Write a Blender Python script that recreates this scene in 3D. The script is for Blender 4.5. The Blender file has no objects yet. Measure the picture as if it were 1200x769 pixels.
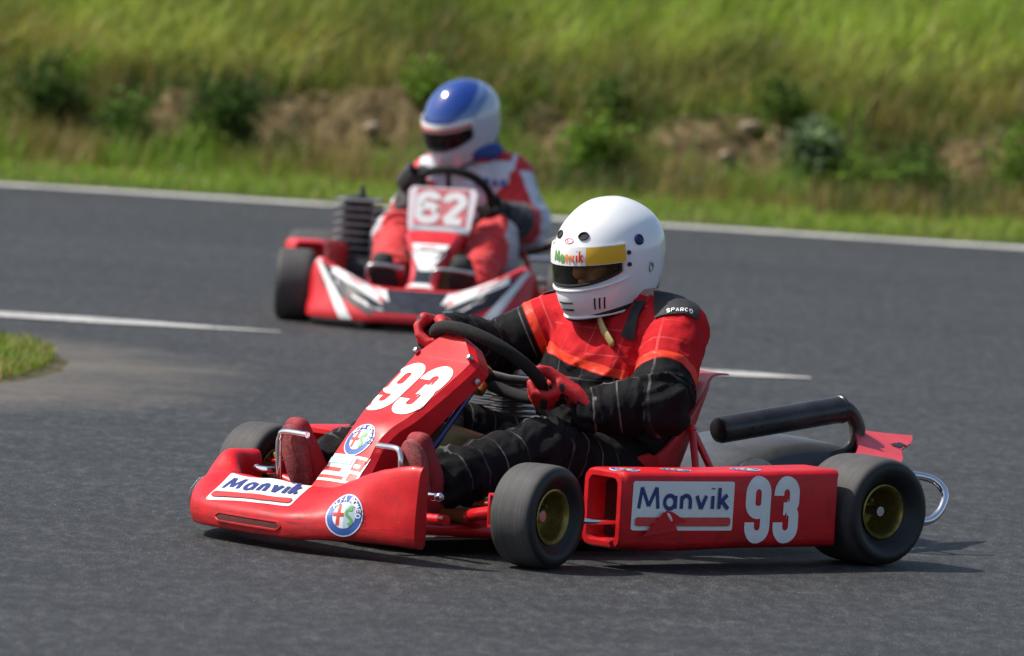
import bpy, bmesh, math, random
import numpy as np
from mathutils import Vector, Matrix, noise
from mathutils.bvhtree import BVHTree

random.seed(7)
RNG = np.random.default_rng(11)
scene = bpy.context.scene
COL = scene.collection
PI = math.pi
V = Vector


def rad(d):
    return math.radians(d)


# ------------------------------------------------------------------ materials
def new_mat(name):
    m = bpy.data.materials.new(name)
    m.use_nodes = True
    nt = m.node_tree
    for n in list(nt.nodes):
        nt.nodes.remove(n)
    out = nt.nodes.new('ShaderNodeOutputMaterial')
    b = nt.nodes.new('ShaderNodeBsdfPrincipled')
    nt.links.new(b.outputs[0], out.inputs[0])
    return m, nt, b, out


def nd(nt, typ, **kw):
    n = nt.nodes.new(typ)
    for k, v in kw.items():
        setattr(n, k, v)
    return n


def noise_node(nt, scale, detail=4, rough=.6, vec=None, dist=0.0):
    n = nd(nt, 'ShaderNodeTexNoise')
    n.inputs['Scale'].default_value = scale
    n.inputs['Detail'].default_value = detail
    n.inputs['Roughness'].default_value = rough
    n.inputs['Distortion'].default_value = dist
    if vec is not None:
        nt.links.new(vec, n.inputs['Vector'])
    return n


def ramp(nt, fac, stops):
    r = nd(nt, 'ShaderNodeValToRGB')
    cr = r.color_ramp
    while len(cr.elements) < len(stops):
        cr.elements.new(.5)
    for e, (p, c) in zip(cr.elements, stops):
        e.position = p
        e.color = (c, c, c, 1) if not isinstance(c, (tuple, list)) else (*c, 1)
    nt.links.new(fac, r.inputs[0])
    return r


def mathn(nt, op, a, b=None, c=None, clamp=False):
    n = nd(nt, 'ShaderNodeMath', operation=op, use_clamp=clamp)
    for i, x in enumerate((a, b, c)):
        if x is None:
            continue
        if isinstance(x, (int, float)):
            n.inputs[i].default_value = x
        else:
            nt.links.new(x, n.inputs[i])
    return n.outputs[0]


def mixc(nt, fac, a, b, mode='MIX'):
    n = nd(nt, 'ShaderNodeMix', data_type='RGBA', blend_type=mode)
    for sock, x in ((n.inputs[0], fac), (n.inputs[6], a), (n.inputs[7], b)):
        if isinstance(x, (int, float)):
            sock.default_value = x
        elif isinstance(x, (tuple, list)):
            sock.default_value = (*x, 1)
        else:
            nt.links.new(x, sock)
    return n.outputs[2]


def attr(nt, name):
    a = nd(nt, 'ShaderNodeAttribute', attribute_name=name)
    return a


def bump(nt, b, height, strength, dist=.002):
    n = nd(nt, 'ShaderNodeBump')
    n.inputs['Strength'].default_value = strength
    n.inputs['Distance'].default_value = dist
    nt.links.new(height, n.inputs['Height'])
    nt.links.new(n.outputs[0], b.inputs['Normal'])
    return n


def pmat(name, col, rough=.5, metal=0., coat=0., var=.12, vscale=9., bmp=0., bscale=180., dirt=None, dirt_amt=.0, spec=.5):
    """plain surface with patchy tone, patchy gloss, optional grain and scuffs"""
    m, nt, b, out = new_mat(name)
    tc = nd(nt, 'ShaderNodeTexCoord')
    n1 = noise_node(nt, vscale, 6, .65, tc.outputs['Object'])
    lo = tuple(c * (1 - var) for c in col)
    hi = tuple(min(1, c * (1 + var)) for c in col)
    c = ramp(nt, n1.outputs[0], [(.3, lo), (.7, hi)]).outputs[0]
    if dirt is not None and dirt_amt > 0:
        n3 = noise_node(nt, vscale * 3.1, 8, .75, tc.outputs['Object'], .6)
        f = ramp(nt, n3.outputs[0], [(.62 - dirt_amt * .3, 0.), (.74, 1.)]).outputs[0]
        f = mathn(nt, 'MULTIPLY', f, min(1, dirt_amt * 1.5))
        c = mixc(nt, f, c, dirt)
    nt.links.new(c, b.inputs['Base Color'])
    n2 = noise_node(nt, vscale * 4, 5, .6, tc.outputs['Object'])
    r = ramp(nt, n2.outputs[0], [(.3, max(.02, rough - .08)), (.7, min(1, rough + .1))])
    nt.links.new(r.outputs[0], b.inputs['Roughness'])
    b.inputs['Metallic'].default_value = metal
    b.inputs['Specular IOR Level'].default_value = spec
    if coat:
        b.inputs['Coat Weight'].default_value = coat
        b.inputs['Coat Roughness'].default_value = .08
    if bmp:
        n4 = noise_node(nt, bscale, 3, .6, tc.outputs['Object'])
        bump(nt, b, n4.outputs[0], bmp, .003)
    return m


# ------------------------------------------------------------------ geometry
def catmull(P, n, closed=False):
    P = [np.array(p, float) for p in P]
    L = len(P)
    out = []
    segs = L if closed else L - 1
    for i in range(segs):
        if closed:
            p0, p1, p2, p3 = P[(i - 1) % L], P[i], P[(i + 1) % L], P[(i + 2) % L]
        else:
            p1, p2 = P[i], P[i + 1]
            p0 = P[i - 1] if i > 0 else 2 * p1 - p2
            p3 = P[i + 2] if i + 2 < L else 2 * p2 - p1
        for k in range(n):
            t = k / n
            out.append(.5 * ((2 * p1) + (-p0 + p2) * t + (2 * p0 - 5 * p1 + 4 * p2 - p3) * t * t + (-p0 + 3 * p1 - 3 * p2 + p3) * t ** 3))
    if not closed:
        out.append(P[-1])
    return out


def unit(v):
    v = np.array(v, float)
    n = np.linalg.norm(v)
    return v / n if n > 1e-9 else v


class MB:
    def __init__(s):
        s.v, s.f, s.m = [], [], []

    def add(s, verts, faces, m=0):
        o = len(s.v)
        s.v.extend([tuple(map(float, p)) for p in verts])
        s.f.extend([tuple(i + o for i in f) for f in faces])
        s.m.extend([m] * len(faces))
        return s

    def grid(s, rows, cu=False, cv=False, m=0, cap0=False, cap1=False):
        nr, nc = len(rows), len(rows[0])
        verts = [p for r in rows for p in r]
        faces = []
        for i in range(nr if cu else nr - 1):
            for j in range(nc if cv else nc - 1):
                a, b = i, (i + 1) % nr
                c, d = j, (j + 1) % nc
                faces.append((a * nc + c, a * nc + d, b * nc + d, b * nc + c))
        if cap0:
            faces.append(tuple(range(nc))[::-1])
        if cap1:
            faces.append(tuple((nr - 1) * nc + j for j in range(nc)))
        return s.add(verts, faces, m)

    def tube(s, pts, r, n=12, closed=False, m=0, caps=True, flat=None):
        pts = [np.array(p, float) for p in pts]
        L = len(pts)
        rr = [r] * L if isinstance(r, (int, float)) else list(r)
        T = []
        for i in range(L):
            if closed:
                t = pts[(i + 1) % L] - pts[i - 1]
            else:
                t = pts[min(i + 1, L - 1)] - pts[max(i - 1, 0)]
            T.append(unit(t))
        ref = np.array([0, 0, 1.]) if abs(T[0][2]) < .9 else np.array([1., 0, 0])
        nrm = unit(np.cross(np.cross(T[0], ref), T[0]))
        rows = []
        for i in range(L):
            nrm = unit(nrm - T[i] * (nrm @ T[i]))
            bn = np.cross(T[i], nrm)
            sc = (1, 1) if flat is None else flat
            rows.append([pts[i] + rr[i] * (sc[0] * math.cos(2 * PI * k / n) * nrm + sc[1] * math.sin(2 * PI * k / n) * bn) for k in range(n)])
        return s.grid(rows, cu=closed, cv=True, m=m, cap0=caps and not closed, cap1=caps and not closed)

    def capsule(s, pts, r, n=16, m=0, flat=None):
        """tube with rounded ends (closed surface)"""
        pts = [np.array(p, float) for p in pts]
        rr = [r] * len(pts) if isinstance(r, (int, float)) else list(r)
        a, b = unit(pts[0] - pts[1]), unit(pts[-1] - pts[-2])
        P, Rr = [], []
        for k in range(5):
            t = (k + .15) / 5 * PI / 2
            P.append(pts[0] + a * rr[0] * math.cos(t)); Rr.append(rr[0] * math.sin(t))
        P += pts; Rr += rr
        for k in range(5):
            t = (4 - k + .15) / 5 * PI / 2
            P.append(pts[-1] + b * rr[-1] * math.cos(t)); Rr.append(rr[-1] * math.sin(t))
        return s.tube(P, Rr, n, m=m, flat=flat)

    def lathe(s, prof, o, axis, n=32, m=0, closed=False):
        """prof: list of (radius, height along axis)"""
        ax = unit(axis)
        ref = np.array([0, 0, 1.]) if abs(ax[2]) < .9 else np.array([1., 0, 0])
        u = unit(np.cross(ref, ax)); w = np.cross(ax, u)
        o = np.array(o, float)
        rows = [[o + ax * h + r * (math.cos(2 * PI * k / n) * u + math.sin(2 * PI * k / n) * w) for k in range(n)] for r, h in prof]
        return s.grid(rows, cu=closed, cv=True, m=m)

    def ball(s, c, r, n=16, m=0, rot=None):
        r = (r, r, r) if isinstance(r, (int, float)) else r
        rows = []
        for i in range(n // 2 + 1):
            th = PI * (i + .001) / (n // 2 + .002)
            row = []
            for k in range(n):
                p = np.array([r[0] * math.sin(th) * math.cos(2 * PI * k / n), r[1] * math.sin(th) * math.sin(2 * PI * k / n), r[2] * math.cos(th)])
                if rot is not None:
                    p = np.array(rot @ V(p))
                row.append(np.array(c) + p)
            rows.append(row)
        return s.grid(rows, cv=True, m=m, cap0=True, cap1=True)

    def box(s, c, size, rot=None, bev=.004, m=0, seg=2):
        bm = bmesh.new()
        bmesh.ops.create_cube(bm, size=1)
        for v in bm.verts:
            v.co = V((v.co.x * size[0], v.co.y * size[1], v.co.z * size[2]))
        if bev:
            bmesh.ops.bevel(bm, geom=list(bm.edges), offset=min(bev, min(size) * .45), segments=seg, affect='EDGES', profile=.5)
        M = rot if rot is not None else Matrix.Identity(3)
        bm.verts.index_update()
        vs = [M @ v.co + V(c) for v in bm.verts]
        fs = [tuple(v.index for v in f.verts) for f in bm.faces]
        bm.free()
        return s.add(vs, fs, m)

    def prism(s, outline, depth, frame, m=0, bev=0.):
        """2-D outline extruded; frame=(o,ex,ey); thickness along ex x ey"""
        o, ex, ey = (np.array(q, float) for q in frame)
        ez = np.cross(ex, ey)
        n = len(outline)
        a = [o + ex * x + ey * y for x, y in outline]
        b = [p + ez * depth for p in a]
        fs = [tuple(range(n))[::-1], tuple(range(n, 2 * n))] + [(i, (i + 1) % n, (i + 1) % n + n, i + n) for i in range(n)]
        return s.add(a + b, fs, m)


def build(name, mb, mats, parent=None, sharp=40, smooth=True, recalc=True):
    me = bpy.data.meshes.new(name)
    me.from_pydata(mb.v, [], mb.f)
    mats = mats if isinstance(mats, (list, tuple)) else [mats]
    for m in mats:
        me.materials.append(m)
    if len(mats) > 1:
        me.polygons.foreach_set('material_index', mb.m)
    if recalc:
        bm = bmesh.new(); bm.from_mesh(me)
        bmesh.ops.recalc_face_normals(bm, faces=bm.faces)
        bm.to_mesh(me); bm.free()
    if smooth:
        me.polygons.foreach_set('use_smooth', [True] * len(me.polygons))
        if sharp is not None:
            me.set_sharp_from_angle(angle=rad(sharp))
    me.update()
    o = bpy.data.objects.new(name, me)
    COL.objects.link(o)
    if parent is not None:
        o.parent = parent
    return o


def empty(name, loc=(0, 0, 0), rotz=0., parent=None):
    o = bpy.data.objects.new(name, None)
    COL.objects.link(o)
    o.empty_display_size = .1
    o.location = loc
    o.rotation_euler = (0, 0, rotz)
    if parent is not None:
        o.parent = parent
    return o


def tag(o, label, cat, group=None, kind=None):
    if label:
        o['label'] = label
    if cat:
        o['category'] = cat
    if group:
        o['group'] = group
    if kind:
        o['kind'] = kind
    return o


def structure(o, kind='structure'):
    o['kind'] = kind
    return o


def evaluated(o):
    """apply modifiers in place"""
    dg = bpy.context.evaluated_depsgraph_get()
    me = bpy.data.meshes.new_from_object(o.evaluated_get(dg))
    old = o.data
    o.modifiers.clear()
    o.data = me
    bpy.data.meshes.remove(old)
    return o


def fuse(mb, voxel, smooth_it, name='fuse_tmp', fac=.5):
    """one continuous surface out of overlapping closed pieces -> mesh (verts, faces)"""
    o = build(name, mb, [], None)
    o.data.materials.clear()
    r = o.modifiers.new('r', 'REMESH'); r.mode = 'VOXEL'; r.voxel_size = voxel; r.use_smooth_shade = True
    if smooth_it:
        s = o.modifiers.new('s', 'SMOOTH'); s.factor = fac; s.iterations = smooth_it
    bpy.context.view_layer.update()
    dg = bpy.context.evaluated_depsgraph_get()
    me = bpy.data.meshes.new_from_object(o.evaluated_get(dg))
    old = o.data
    bpy.data.objects.remove(o)
    bpy.data.meshes.remove(old)
    return me


def link_mesh(name, me, mats, parent=None, smooth=True):
    me.materials.clear()
    for m in (mats if isinstance(mats, (list, tuple)) else [mats]):
        me.materials.append(m)
    me.name = name
    if smooth:
        me.polygons.foreach_set('use_smooth', [True] * len(me.polygons))
    o = bpy.data.objects.new(name, me)
    COL.objects.link(o)
    if parent is not None:
        o.parent = parent
    return o


def bvh_of(o):
    me = o.data
    return BVHTree.FromPolygons([v.co.copy() for v in me.vertices], [tuple(p.vertices) for p in me.polygons])


# ------------------------------------------------------------------ decals
class Flat:
    """2-D artwork made of small grids: rectangles, discs, brush strokes. Each piece gets a layer height."""
    def __init__(s):
        s.p = []
        s.layer = 0

    def rect(s, x0, y0, x1, y1, m, n=14, k=8, r=0.):
        rows = []
        for i in range(k + 1):
            y = y0 + (y1 - y0) * i / k
            ins = 0
            if r:
                d = min(y - y0, y1 - y)
                if d < r:
                    ins = r - math.sqrt(max(0, r * r - (r - d) ** 2))
            rows.append([(x0 + ins + (x1 - x0 - 2 * ins) * j / n, y) for j in range(n + 1)])
        if r:                                   # add rows near the rounded ends
            ys = sorted(set([y0 + r * q for q in (0, .15, .4, .7, 1)] + [y1 - r * q for q in (0, .15, .4, .7, 1)] + [y0 + (y1 - y0) * i / k for i in range(1, k)]))
            rows = []
            for y in ys:
                d = min(y - y0, y1 - y)
                ins = r - math.sqrt(max(0, r * r - (r - d) ** 2)) if d < r else 0
                rows.append([(x0 + ins + (x1 - x0 - 2 * ins) * j / n, y) for j in range(n + 1)])
        s._put(rows, m)
        return s

    def quad(s, a, b, c, d, m, n=12, k=12):
        a, b, c, d = (np.array(q, float) for q in (a, b, c, d))
        rows = [[tuple((a * (1 - u) + b * u) * (1 - w) + (d * (1 - u) + c * u) * w) for u in np.linspace(0, 1, n + 1)] for w in np.linspace(0, 1, k + 1)]
        s._put(rows, m)
        return s

    def disc(s, x, y, r, m, r0=0.0, a0=0., a1=2 * PI, n=36, k=5, sy=1.):
        rows = [[(x + (r0 + (r - r0) * i / k + 1e-5) * math.cos(a0 + (a1 - a0) * j / n), y + sy * (r0 + (r - r0) * i / k + 1e-5) * math.sin(a0 + (a1 - a0) * j / n)) for j in range(n + 1)] for i in range(k + 1)]
        s._put(rows, m)
        return s

    def stroke(s, pts, w, m, step=None):
        pts = [np.array(p, float) for p in pts]
        dense = [pts[0]]
        step = step or max(w * .6, 1e-4)
        for a, b in zip(pts, pts[1:]):
            n = max(1, int(np.linalg.norm(b - a) / step))
            dense += [a + (b - a) * (i + 1) / n for i in range(n)]
        rows = []
        L = len(dense)
        for i in range(L):
            d0 = dense[i] - dense[i - 1] if i > 0 else dense[1] - dense[0]
            d1 = dense[i + 1] - dense[i] if i < L - 1 else d0
            d0, d1 = unit(d0), unit(d1)
            t = unit(d0 + d1)
            nn = np.array([-t[1], t[0]])
            k = min(1.6, 1 / max(.35, t @ d0))
            rows.append([tuple(dense[i] + nn * w * .5 * k * q) for q in (-1, 0, 1)])
        s._put(rows, m)
        return s

    def _put(s, rows, m):
        s.p.append((rows, m, s.layer))
        s.layer += 1

    def glyph(s, ch, x, y, h, wd, w, m):
        """draw one stroke letter in box of height h, width wd, stroke width w. returns advance"""
        for path in GLYPH[ch]:
            s.stroke([(x + w / 2 + px * (wd - w), y + w / 2 + py * (h - w)) for px, py in path], w, m)

    def make(s, name, parent, mats, frame, bvh=None, off=.0012, lift=.00022, reach=.35):
        o, ex, ey = (np.array(q, float) for q in frame)
        ez = unit(np.cross(ex, ey))
        mb = MB()
        for rows, m, ly in s.p:
            R = []
            for row in rows:
                rr = []
                for x, y in row:
                    p = o + ex * x + ey * y
                    if bvh is not None:
                        hit = bvh.ray_cast(V(p + ez * reach), V(-ez), reach * 2)
                        if hit[0] is None:
                            hit = bvh.find_nearest(V(p))
                        if hit[0] is not None:
                            p = np.array(hit[0])
                    rr.append(p + ez * (off + ly * lift))
                R.append(rr)
            mb.grid(R, m=m)
        ob = build(name, mb, mats, parent, sharp=None, recalc=False)
        return ob


def arc(cx, cy, rx, ry, a0, a1, n=14):
    return [(cx + rx * math.cos(rad(a0 + (a1 - a0) * i / n)), cy + ry * math.sin(rad(a0 + (a1 - a0) * i / n))) for i in range(n + 1)]


GLYPH = {
    '9': [[(1, .55)] + arc(.5, .80, .5, .20, 0, 180) + arc(.5, .62, .5, .17, 180, 360) , [(1, .8), (1, .2)] + arc(.5, .19, .5, .19, 0, -180) + [(0, .27)]],
    '3': [[(0, .76)] + arc(.5, .80, .5, .20, 180, 0) + [(1, .66)] + arc(.55, .65, .45, .13, 0, -90) + [(.32, .52)], [(.32, .52), (.55, .52)] + arc(.55, .38, .45, .14, 90, 0) + [(1, .2)] + arc(.5, .19, .5, .19, 0, -180) + [(0, .27)]],
    '6': [[(1, .80)] + arc(.5, .80, .5, .20, 0, 180) + [(0, .22)] + arc(.5, .22, .5, .22, 180, 360) + [(1, .36)] + arc(.5, .34, .5, .24, 0, 140)],
    '2': [[(0, .74)] + arc(.5, .78, .5, .22, 180, -35) + [(.0, .0)], [(-.02, 0), (1, 0)]],
    'M': [[(0, 0), (.12, 1)], [(.12, 1), (.5, .12)], [(.5, .12), (.88, 1)], [(.88, 1), (1, 0)]],
    'a': [arc(.48, .31, .48, .31, 0, 360, 24), [(1, .62), (1, 0)]],
    'n': [[(0, 0), (0, .62)], [(0, .25)] + arc(.5, .33, .5, .29, 180, 0) + [(1, 0)]],
    'v': [[(0, .62), (.5, 0)], [(.5, 0), (1, .62)]],
    'i': [[(.5, 0), (.5, .62)], [(.5, .93), (.5, .99)]],
    'k': [[(0, 0), (0, 1)], [(.05, .28), (.85, .66)], [(.3, .36), (1, 0)]],
    'A': [[(0, 0), (.5, 1)], [(.5, 1), (1, 0)], [(.2, .35), (.8, .35)]],
    'L': [[(0, 1), (0, 0)], [(0, 0), (1, 0)]],
    'F': [[(0, 0), (0, 1)], [(0, 1), (1, 1)], [(0, .52), (.8, .52)]],
    'R': [[(0, 0), (0, 1)], [(0, 1), (.6, 1)] + arc(.6, .76, .4, .24, 90, -90) + [(0, .52)], [(.45, .52), (1, 0)]],
    'O': [arc(.5, .5, .5, .5, 0, 360, 24)],
    'E': [[(0, 0), (0, 1)], [(0, 1), (1, 1)], [(0, .5), (.8, .5)], [(0, 0), (1, 0)]],
    'B': [[(0, 0), (0, 1)], [(0, 1), (.6, 1)] + arc(.6, .76, .4, .24, 90, -90) + [(0, .52)], [(.5, .52)] + arc(.6, .26, .4, .26, 90, -90) + [(0, 0)]],
    'S': [[(1, .85)] + arc(.5, .76, .5, .24, 20, 270) + arc(.5, .26, .5, .26, 90, -160)],
    'P': [[(0, 0), (0, 1)], [(0, 1), (.6, 1)] + arc(.6, .74, .4, .26, 90, -90) + [(0, .48)]],
    'T': [[(0, 1), (1, 1)], [(.5, 1), (.5, 0)]],
    'C': [arc(.5, .5, .5, .5, 45, 315, 20)],
    'N': [[(0, 0), (0, 1)], [(0, 1), (1, 0)], [(1, 0), (1, 1)]],
}
MANVIK = [('M', .88), ('a', .56), ('n', .48), ('v', .52), ('i', .17), ('k', .5)]


def manvik(fl, x, y, h, w, mcol, gap=.115, sq=1.0):
    """the sponsor word, mcol = material index or list of indices"""
    for i, (c, wd) in enumerate(MANVIK):
        mm = mcol[i] if isinstance(mcol, (list, tuple)) else mcol
        fl.glyph(c, x, y, h, wd * h * sq, w, mm)
        x += (wd + gap) * h * sq
    return x


def manvik_width(h, gap=.115, sq=1.0):
    return (sum(w for _, w in MANVIK) + gap * 5) * h * sq
# ------------------------------------------------------------------ camera, sun, sky
F_PX, CAM_H = 9530., 1.85
pitch = math.atan((384.5 + 205) / F_PX)
ROLL = .0566
R0 = V((1, 0, 0)); U0 = V((0, math.sin(pitch), math.cos(pitch))); FWD = V((0, math.cos(pitch), -math.sin(pitch)))
Rv = R0 * math.cos(ROLL) + U0 * math.sin(ROLL)
Uv = -R0 * math.sin(ROLL) + U0 * math.cos(ROLL)
cam_d = bpy.data.cameras.new('camera')
cam = bpy.data.objects.new('camera', cam_d)
COL.objects.link(cam)
mw = Matrix((Rv, Uv, -FWD)).transposed().to_4x4()
mw.translation = V((0, 0, CAM_H))
cam.matrix_world = mw
cam_d.sensor_width = 36
cam_d.lens = 36 * F_PX / 1200
cam_d.clip_start = .5
cam_d.clip_end = 3000
cam_d.dof.use_dof = True
cam_d.dof.focus_distance = 20.9
cam_d.dof.aperture_fstop = 5.3
scene.camera = cam

SUN = V((-.62, .08, .77)).normalized()
sun_d = bpy.data.lights.new('sun', 'SUN')
sun_d.energy = 4.9
sun_d.angle = rad(.55)
sun_d.color = (1, .95, .87)
sun = bpy.data.objects.new('sun', sun_d)
COL.objects.link(sun)
sun.rotation_euler = (-SUN).to_track_quat('-Z', 'Y').to_euler()
sun.location = SUN * 60
world = bpy.data.worlds.new('World')
scene.world = world
world.use_nodes = True
wnt = world.node_tree
bg = wnt.nodes['Background'] if 'Background' in wnt.nodes else wnt.nodes.new('ShaderNodeBackground')
sky = wnt.nodes.new('ShaderNodeTexSky')
sky.sky_type = 'NISHITA'
sky.sun_disc = False
sky.sun_elevation = math.asin(SUN.z)
sky.sun_rotation = math.atan2(SUN.x, SUN.y)
sky.air_density = 1.0
sky.dust_density = 2.2
sky.ozone_density = 1.0
wnt.links.new(sky.outputs[0], bg.inputs[0])
bg.inputs[1].default_value = .13
vs = scene.view_settings
vs.view_transform = 'Standard'
vs.look = 'None'
vs.exposure = 0.22
vs.gamma = 1.0
vs.use_curve_mapping = False
scene.cycles.max_bounces = 8
scene.cycles.transparent_max_bounces = 12

# ------------------------------------------------------------------ ground and track


def asphalt():
    m, nt, b, out = new_mat('asphalt')
    tc = nd(nt, 'ShaderNodeTexCoord')
    P = tc.outputs['Object']
    # stretched a little along the racing direction, as rolled and swept asphalt is
    mp = nd(nt, 'ShaderNodeMapping'); mp.inputs['Scale'].default_value = (1, .30, 1); mp.inputs['Rotation'].default_value = (0, 0, rad(8))
    nt.links.new(P, mp.inputs[0])
    big = noise_node(nt, .55, 5, .6, P)
    mid = noise_node(nt, 9, 5, .65, mp.outputs[0])
    grit = noise_node(nt, 27, 5, .8, mp.outputs[0])
    fine = noise_node(nt, 190, 2, .6, mp.outputs[0])
    a = mathn(nt, 'MULTIPLY_ADD', grit.outputs[0], .55, mathn(nt, 'MULTIPLY', fine.outputs[0], .45))
    c = ramp(nt, a, [(.34, (.0062, .0064, .0065)), (.5, (.0235, .0242, .0246)), (.64, (.080, .081, .081))]).outputs[0]
    c2 = ramp(nt, mid.outputs[0], [(.3, .78), (.7, 1.22)]).outputs[0]
    c = mixc(nt, 1., c, c2, 'MULTIPLY')
    c3 = ramp(nt, big.outputs[0], [(.3, .86), (.7, 1.14)]).outputs[0]
    c = mixc(nt, 1., c, c3, 'MULTIPLY')
    # pale stones worn bare
    vo = nd(nt, 'ShaderNodeTexVoronoi'); vo.inputs['Scale'].default_value = 42
    nt.links.new(mp.outputs[0], vo.inputs['Vector'])
    spk = ramp(nt, vo.outputs['Distance'], [(.05, 1.), (.16, 0.)]).outputs[0]
    sel = ramp(nt, vo.outputs['Color'], [(.80, 0.), (.86, 1.)]).outputs[0]
    spk = mathn(nt, 'MULTIPLY', spk, mathn(nt, 'MULTIPLY', sel, .7))
    c = mixc(nt, spk, c, (.22, .21, .20))
    # dust swept out round the tip of the grass island
    sx = nd(nt, 'ShaderNodeSeparateXYZ'); nt.links.new(P, sx.inputs[0])
    dx = mathn(nt, 'DIVIDE', mathn(nt, 'ADD', sx.outputs[0], 2.0), 1.25)
    dy = mathn(nt, 'DIVIDE', mathn(nt, 'ADD', sx.outputs[1], -26.2), 2.1)
    r2 = mathn(nt, 'ADD', mathn(nt, 'MULTIPLY', dx, dx), mathn(nt, 'MULTIPLY', dy, dy))
    dn = noise_node(nt, 1.6, 5, .7, P, .5)
    f = mathn(nt, 'ADD', mathn(nt, 'MULTIPLY', r2, -.9), mathn(nt, 'MULTIPLY_ADD', dn.outputs[0], 1.5, .22))
    f = ramp(nt, f, [(.1, 0.), (.9, .62)]).outputs[0]
    c = mixc(nt, f, c, (.17, .145, .112))
    # faint rubber laid along the line the karts take
    rn = nd(nt, 'ShaderNodeMapping'); rn.inputs['Scale'].default_value = (.12, 2.6, 1); rn.inputs['Rotation'].default_value = (0, 0, rad(-14))
    nt.links.new(P, rn.inputs[0])
    rb = noise_node(nt, 1.2, 4, .6, rn.outputs[0])
    rf = ramp(nt, rb.outputs[0], [(.45, 1.), (.72, .72)]).outputs[0]
    c = mixc(nt, 1., c, rf, 'MULTIPLY')
    nt.links.new(c, b.inputs['Base Color'])
    b.inputs['Roughness'].default_value = .72
    b.inputs['Specular IOR Level'].default_value = .35
    bump(nt, b, a, .55, .006)
    return m


def paint_mat():
    m, nt, b, out = new_mat('road_paint')
    tc = nd(nt, 'ShaderNodeTexCoord')
    n = noise_node(nt, 45, 5, .7, tc.outputs['Object'])
    n2 = noise_node(nt, 3, 4, .7, tc.outputs['Object'])
    f = mathn(nt, 'ADD', mathn(nt, 'MULTIPLY', n.outputs[0], .6), mathn(nt, 'MULTIPLY', n2.outputs[0], .4))
    c = ramp(nt, f, [(.38, (.12, .12, .118)), (.50, (.42, .41, .385)), (.66, (.60, .585, .54))]).outputs[0]
    nt.links.new(c, b.inputs['Base Color'])
    b.inputs['Roughness'].default_value = .7
    bump(nt, b, n.outputs[0], .4, .003)
    return m


M_ASPHALT = asphalt()
M_PAINT = paint_mat()


def sheet(name, outline, z, mat):
    me = bpy.data.meshes.new(name)
    me.from_pydata([(x, y, z) for x, y in outline], [], [tuple(range(len(outline)))])
    me.materials.append(mat)
    o = bpy.data.objects.new(name, me)
    COL.objects.link(o)
    return structure(o)


def edge_y(x):
    return 38.44 - .115 * x - .0012 * x * x


xs = np.linspace(-60, 60, 61)
sheet('track', [(-60, -60), (60, -60)] + [(x, edge_y(x) + .16) for x in xs[::-1]], 0., M_ASPHALT)


def strip(name, pts, z=.004):
    """pts: (x, y, half width)"""
    mb = MB()
    mb.grid([[(x, y - w, z), (x, y + w, z)] for x, y, w in pts])
    o = build(name, mb, M_PAINT, None, sharp=None)
    return structure(o)


strip('edge_line', [(x, edge_y(x) + .012 * math.sin(x * 2.3), .15) for x in np.linspace(-30, 30, 241)])
strip('track_line', [(x, 29.0 - (x + 1.85) * .115 - .02 * max(0, -x - 3), .15 if x < -1.5 else .15 - .13 * (x + 1.5) / .68) for x in list(np.linspace(-14, -1.5, 40)) + list(np.linspace(-1.45, -.82, 14))])
strip('track_line', [(x, 28.03 - (x - .67) * .03, .125 if x < .8 else .125 - .10 * (x - .8) / .24) for x in np.linspace(.30, 1.04, 20)])


# ------------------------------------------------------------------ bank
PROF = [(-1, -.02), (0, -.012), (.17, .012), (1.05, .055), (1.5, .13), (1.72, .22), (1.9, .41), (2.1, .49), (2.6, .64), (3.5, .98), (5, 1.4), (8, 1.95), (14, 2.5), (30, 3.0), (60, 3.2)]
PD = np.array([p[0] for p in PROF]); PZ = np.array([p[1] for p in PROF])


def nz(x, y, z=0.):
    return noise.fractal(V((x, y, z)), .9, 2.1, 4)


DIRT_C = [(-.90, .36, .95), (.12, .18, .6), (1.02, .30, .95), (-1.75, .12, .4), (-3.3, .4, .8), (2.15, .22, .45), (3.2, .5, .9), (-5, .6, .9), (5, .5, .9), (-7, .6, .9), (7.5, .6, .9)]


def dirt_at(x, d):
    g = sum(a * math.exp(-((x - c) / w) ** 2) for c, w, a in DIRT_C)
    band = math.exp(-((d - 1.83) / .24) ** 2)
    return max(0., min(1., g * band * 1.35 + .35 * band * (nz(x * 2.2, d * 2, 3.) + .2)))


def bank_z(x, d):
    dd = d + .13 * nz(x * .8, 4.2) * min(1, max(0, d - .6)) + .05 * nz(x * 3.1, 9.) * min(1, max(0, d - .9))
    z = float(np.interp(dd, PD, PZ))
    amp = .02 + .05 * math.exp(-((d - 1.9) / .5) ** 2) + (.07 if d > 2.4 else 0) * min(1, (d - 2.4))
    if d > .3:
        z += amp * nz(x * 2.3, d * 2.6, 7.) + (1.1 * amp * nz(x * 7, d * 7, 2.) + .7 * amp * nz(x * 17, d * 17, 5.)) * math.exp(-((d - 1.85) / .4) ** 2)
    return z


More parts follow.
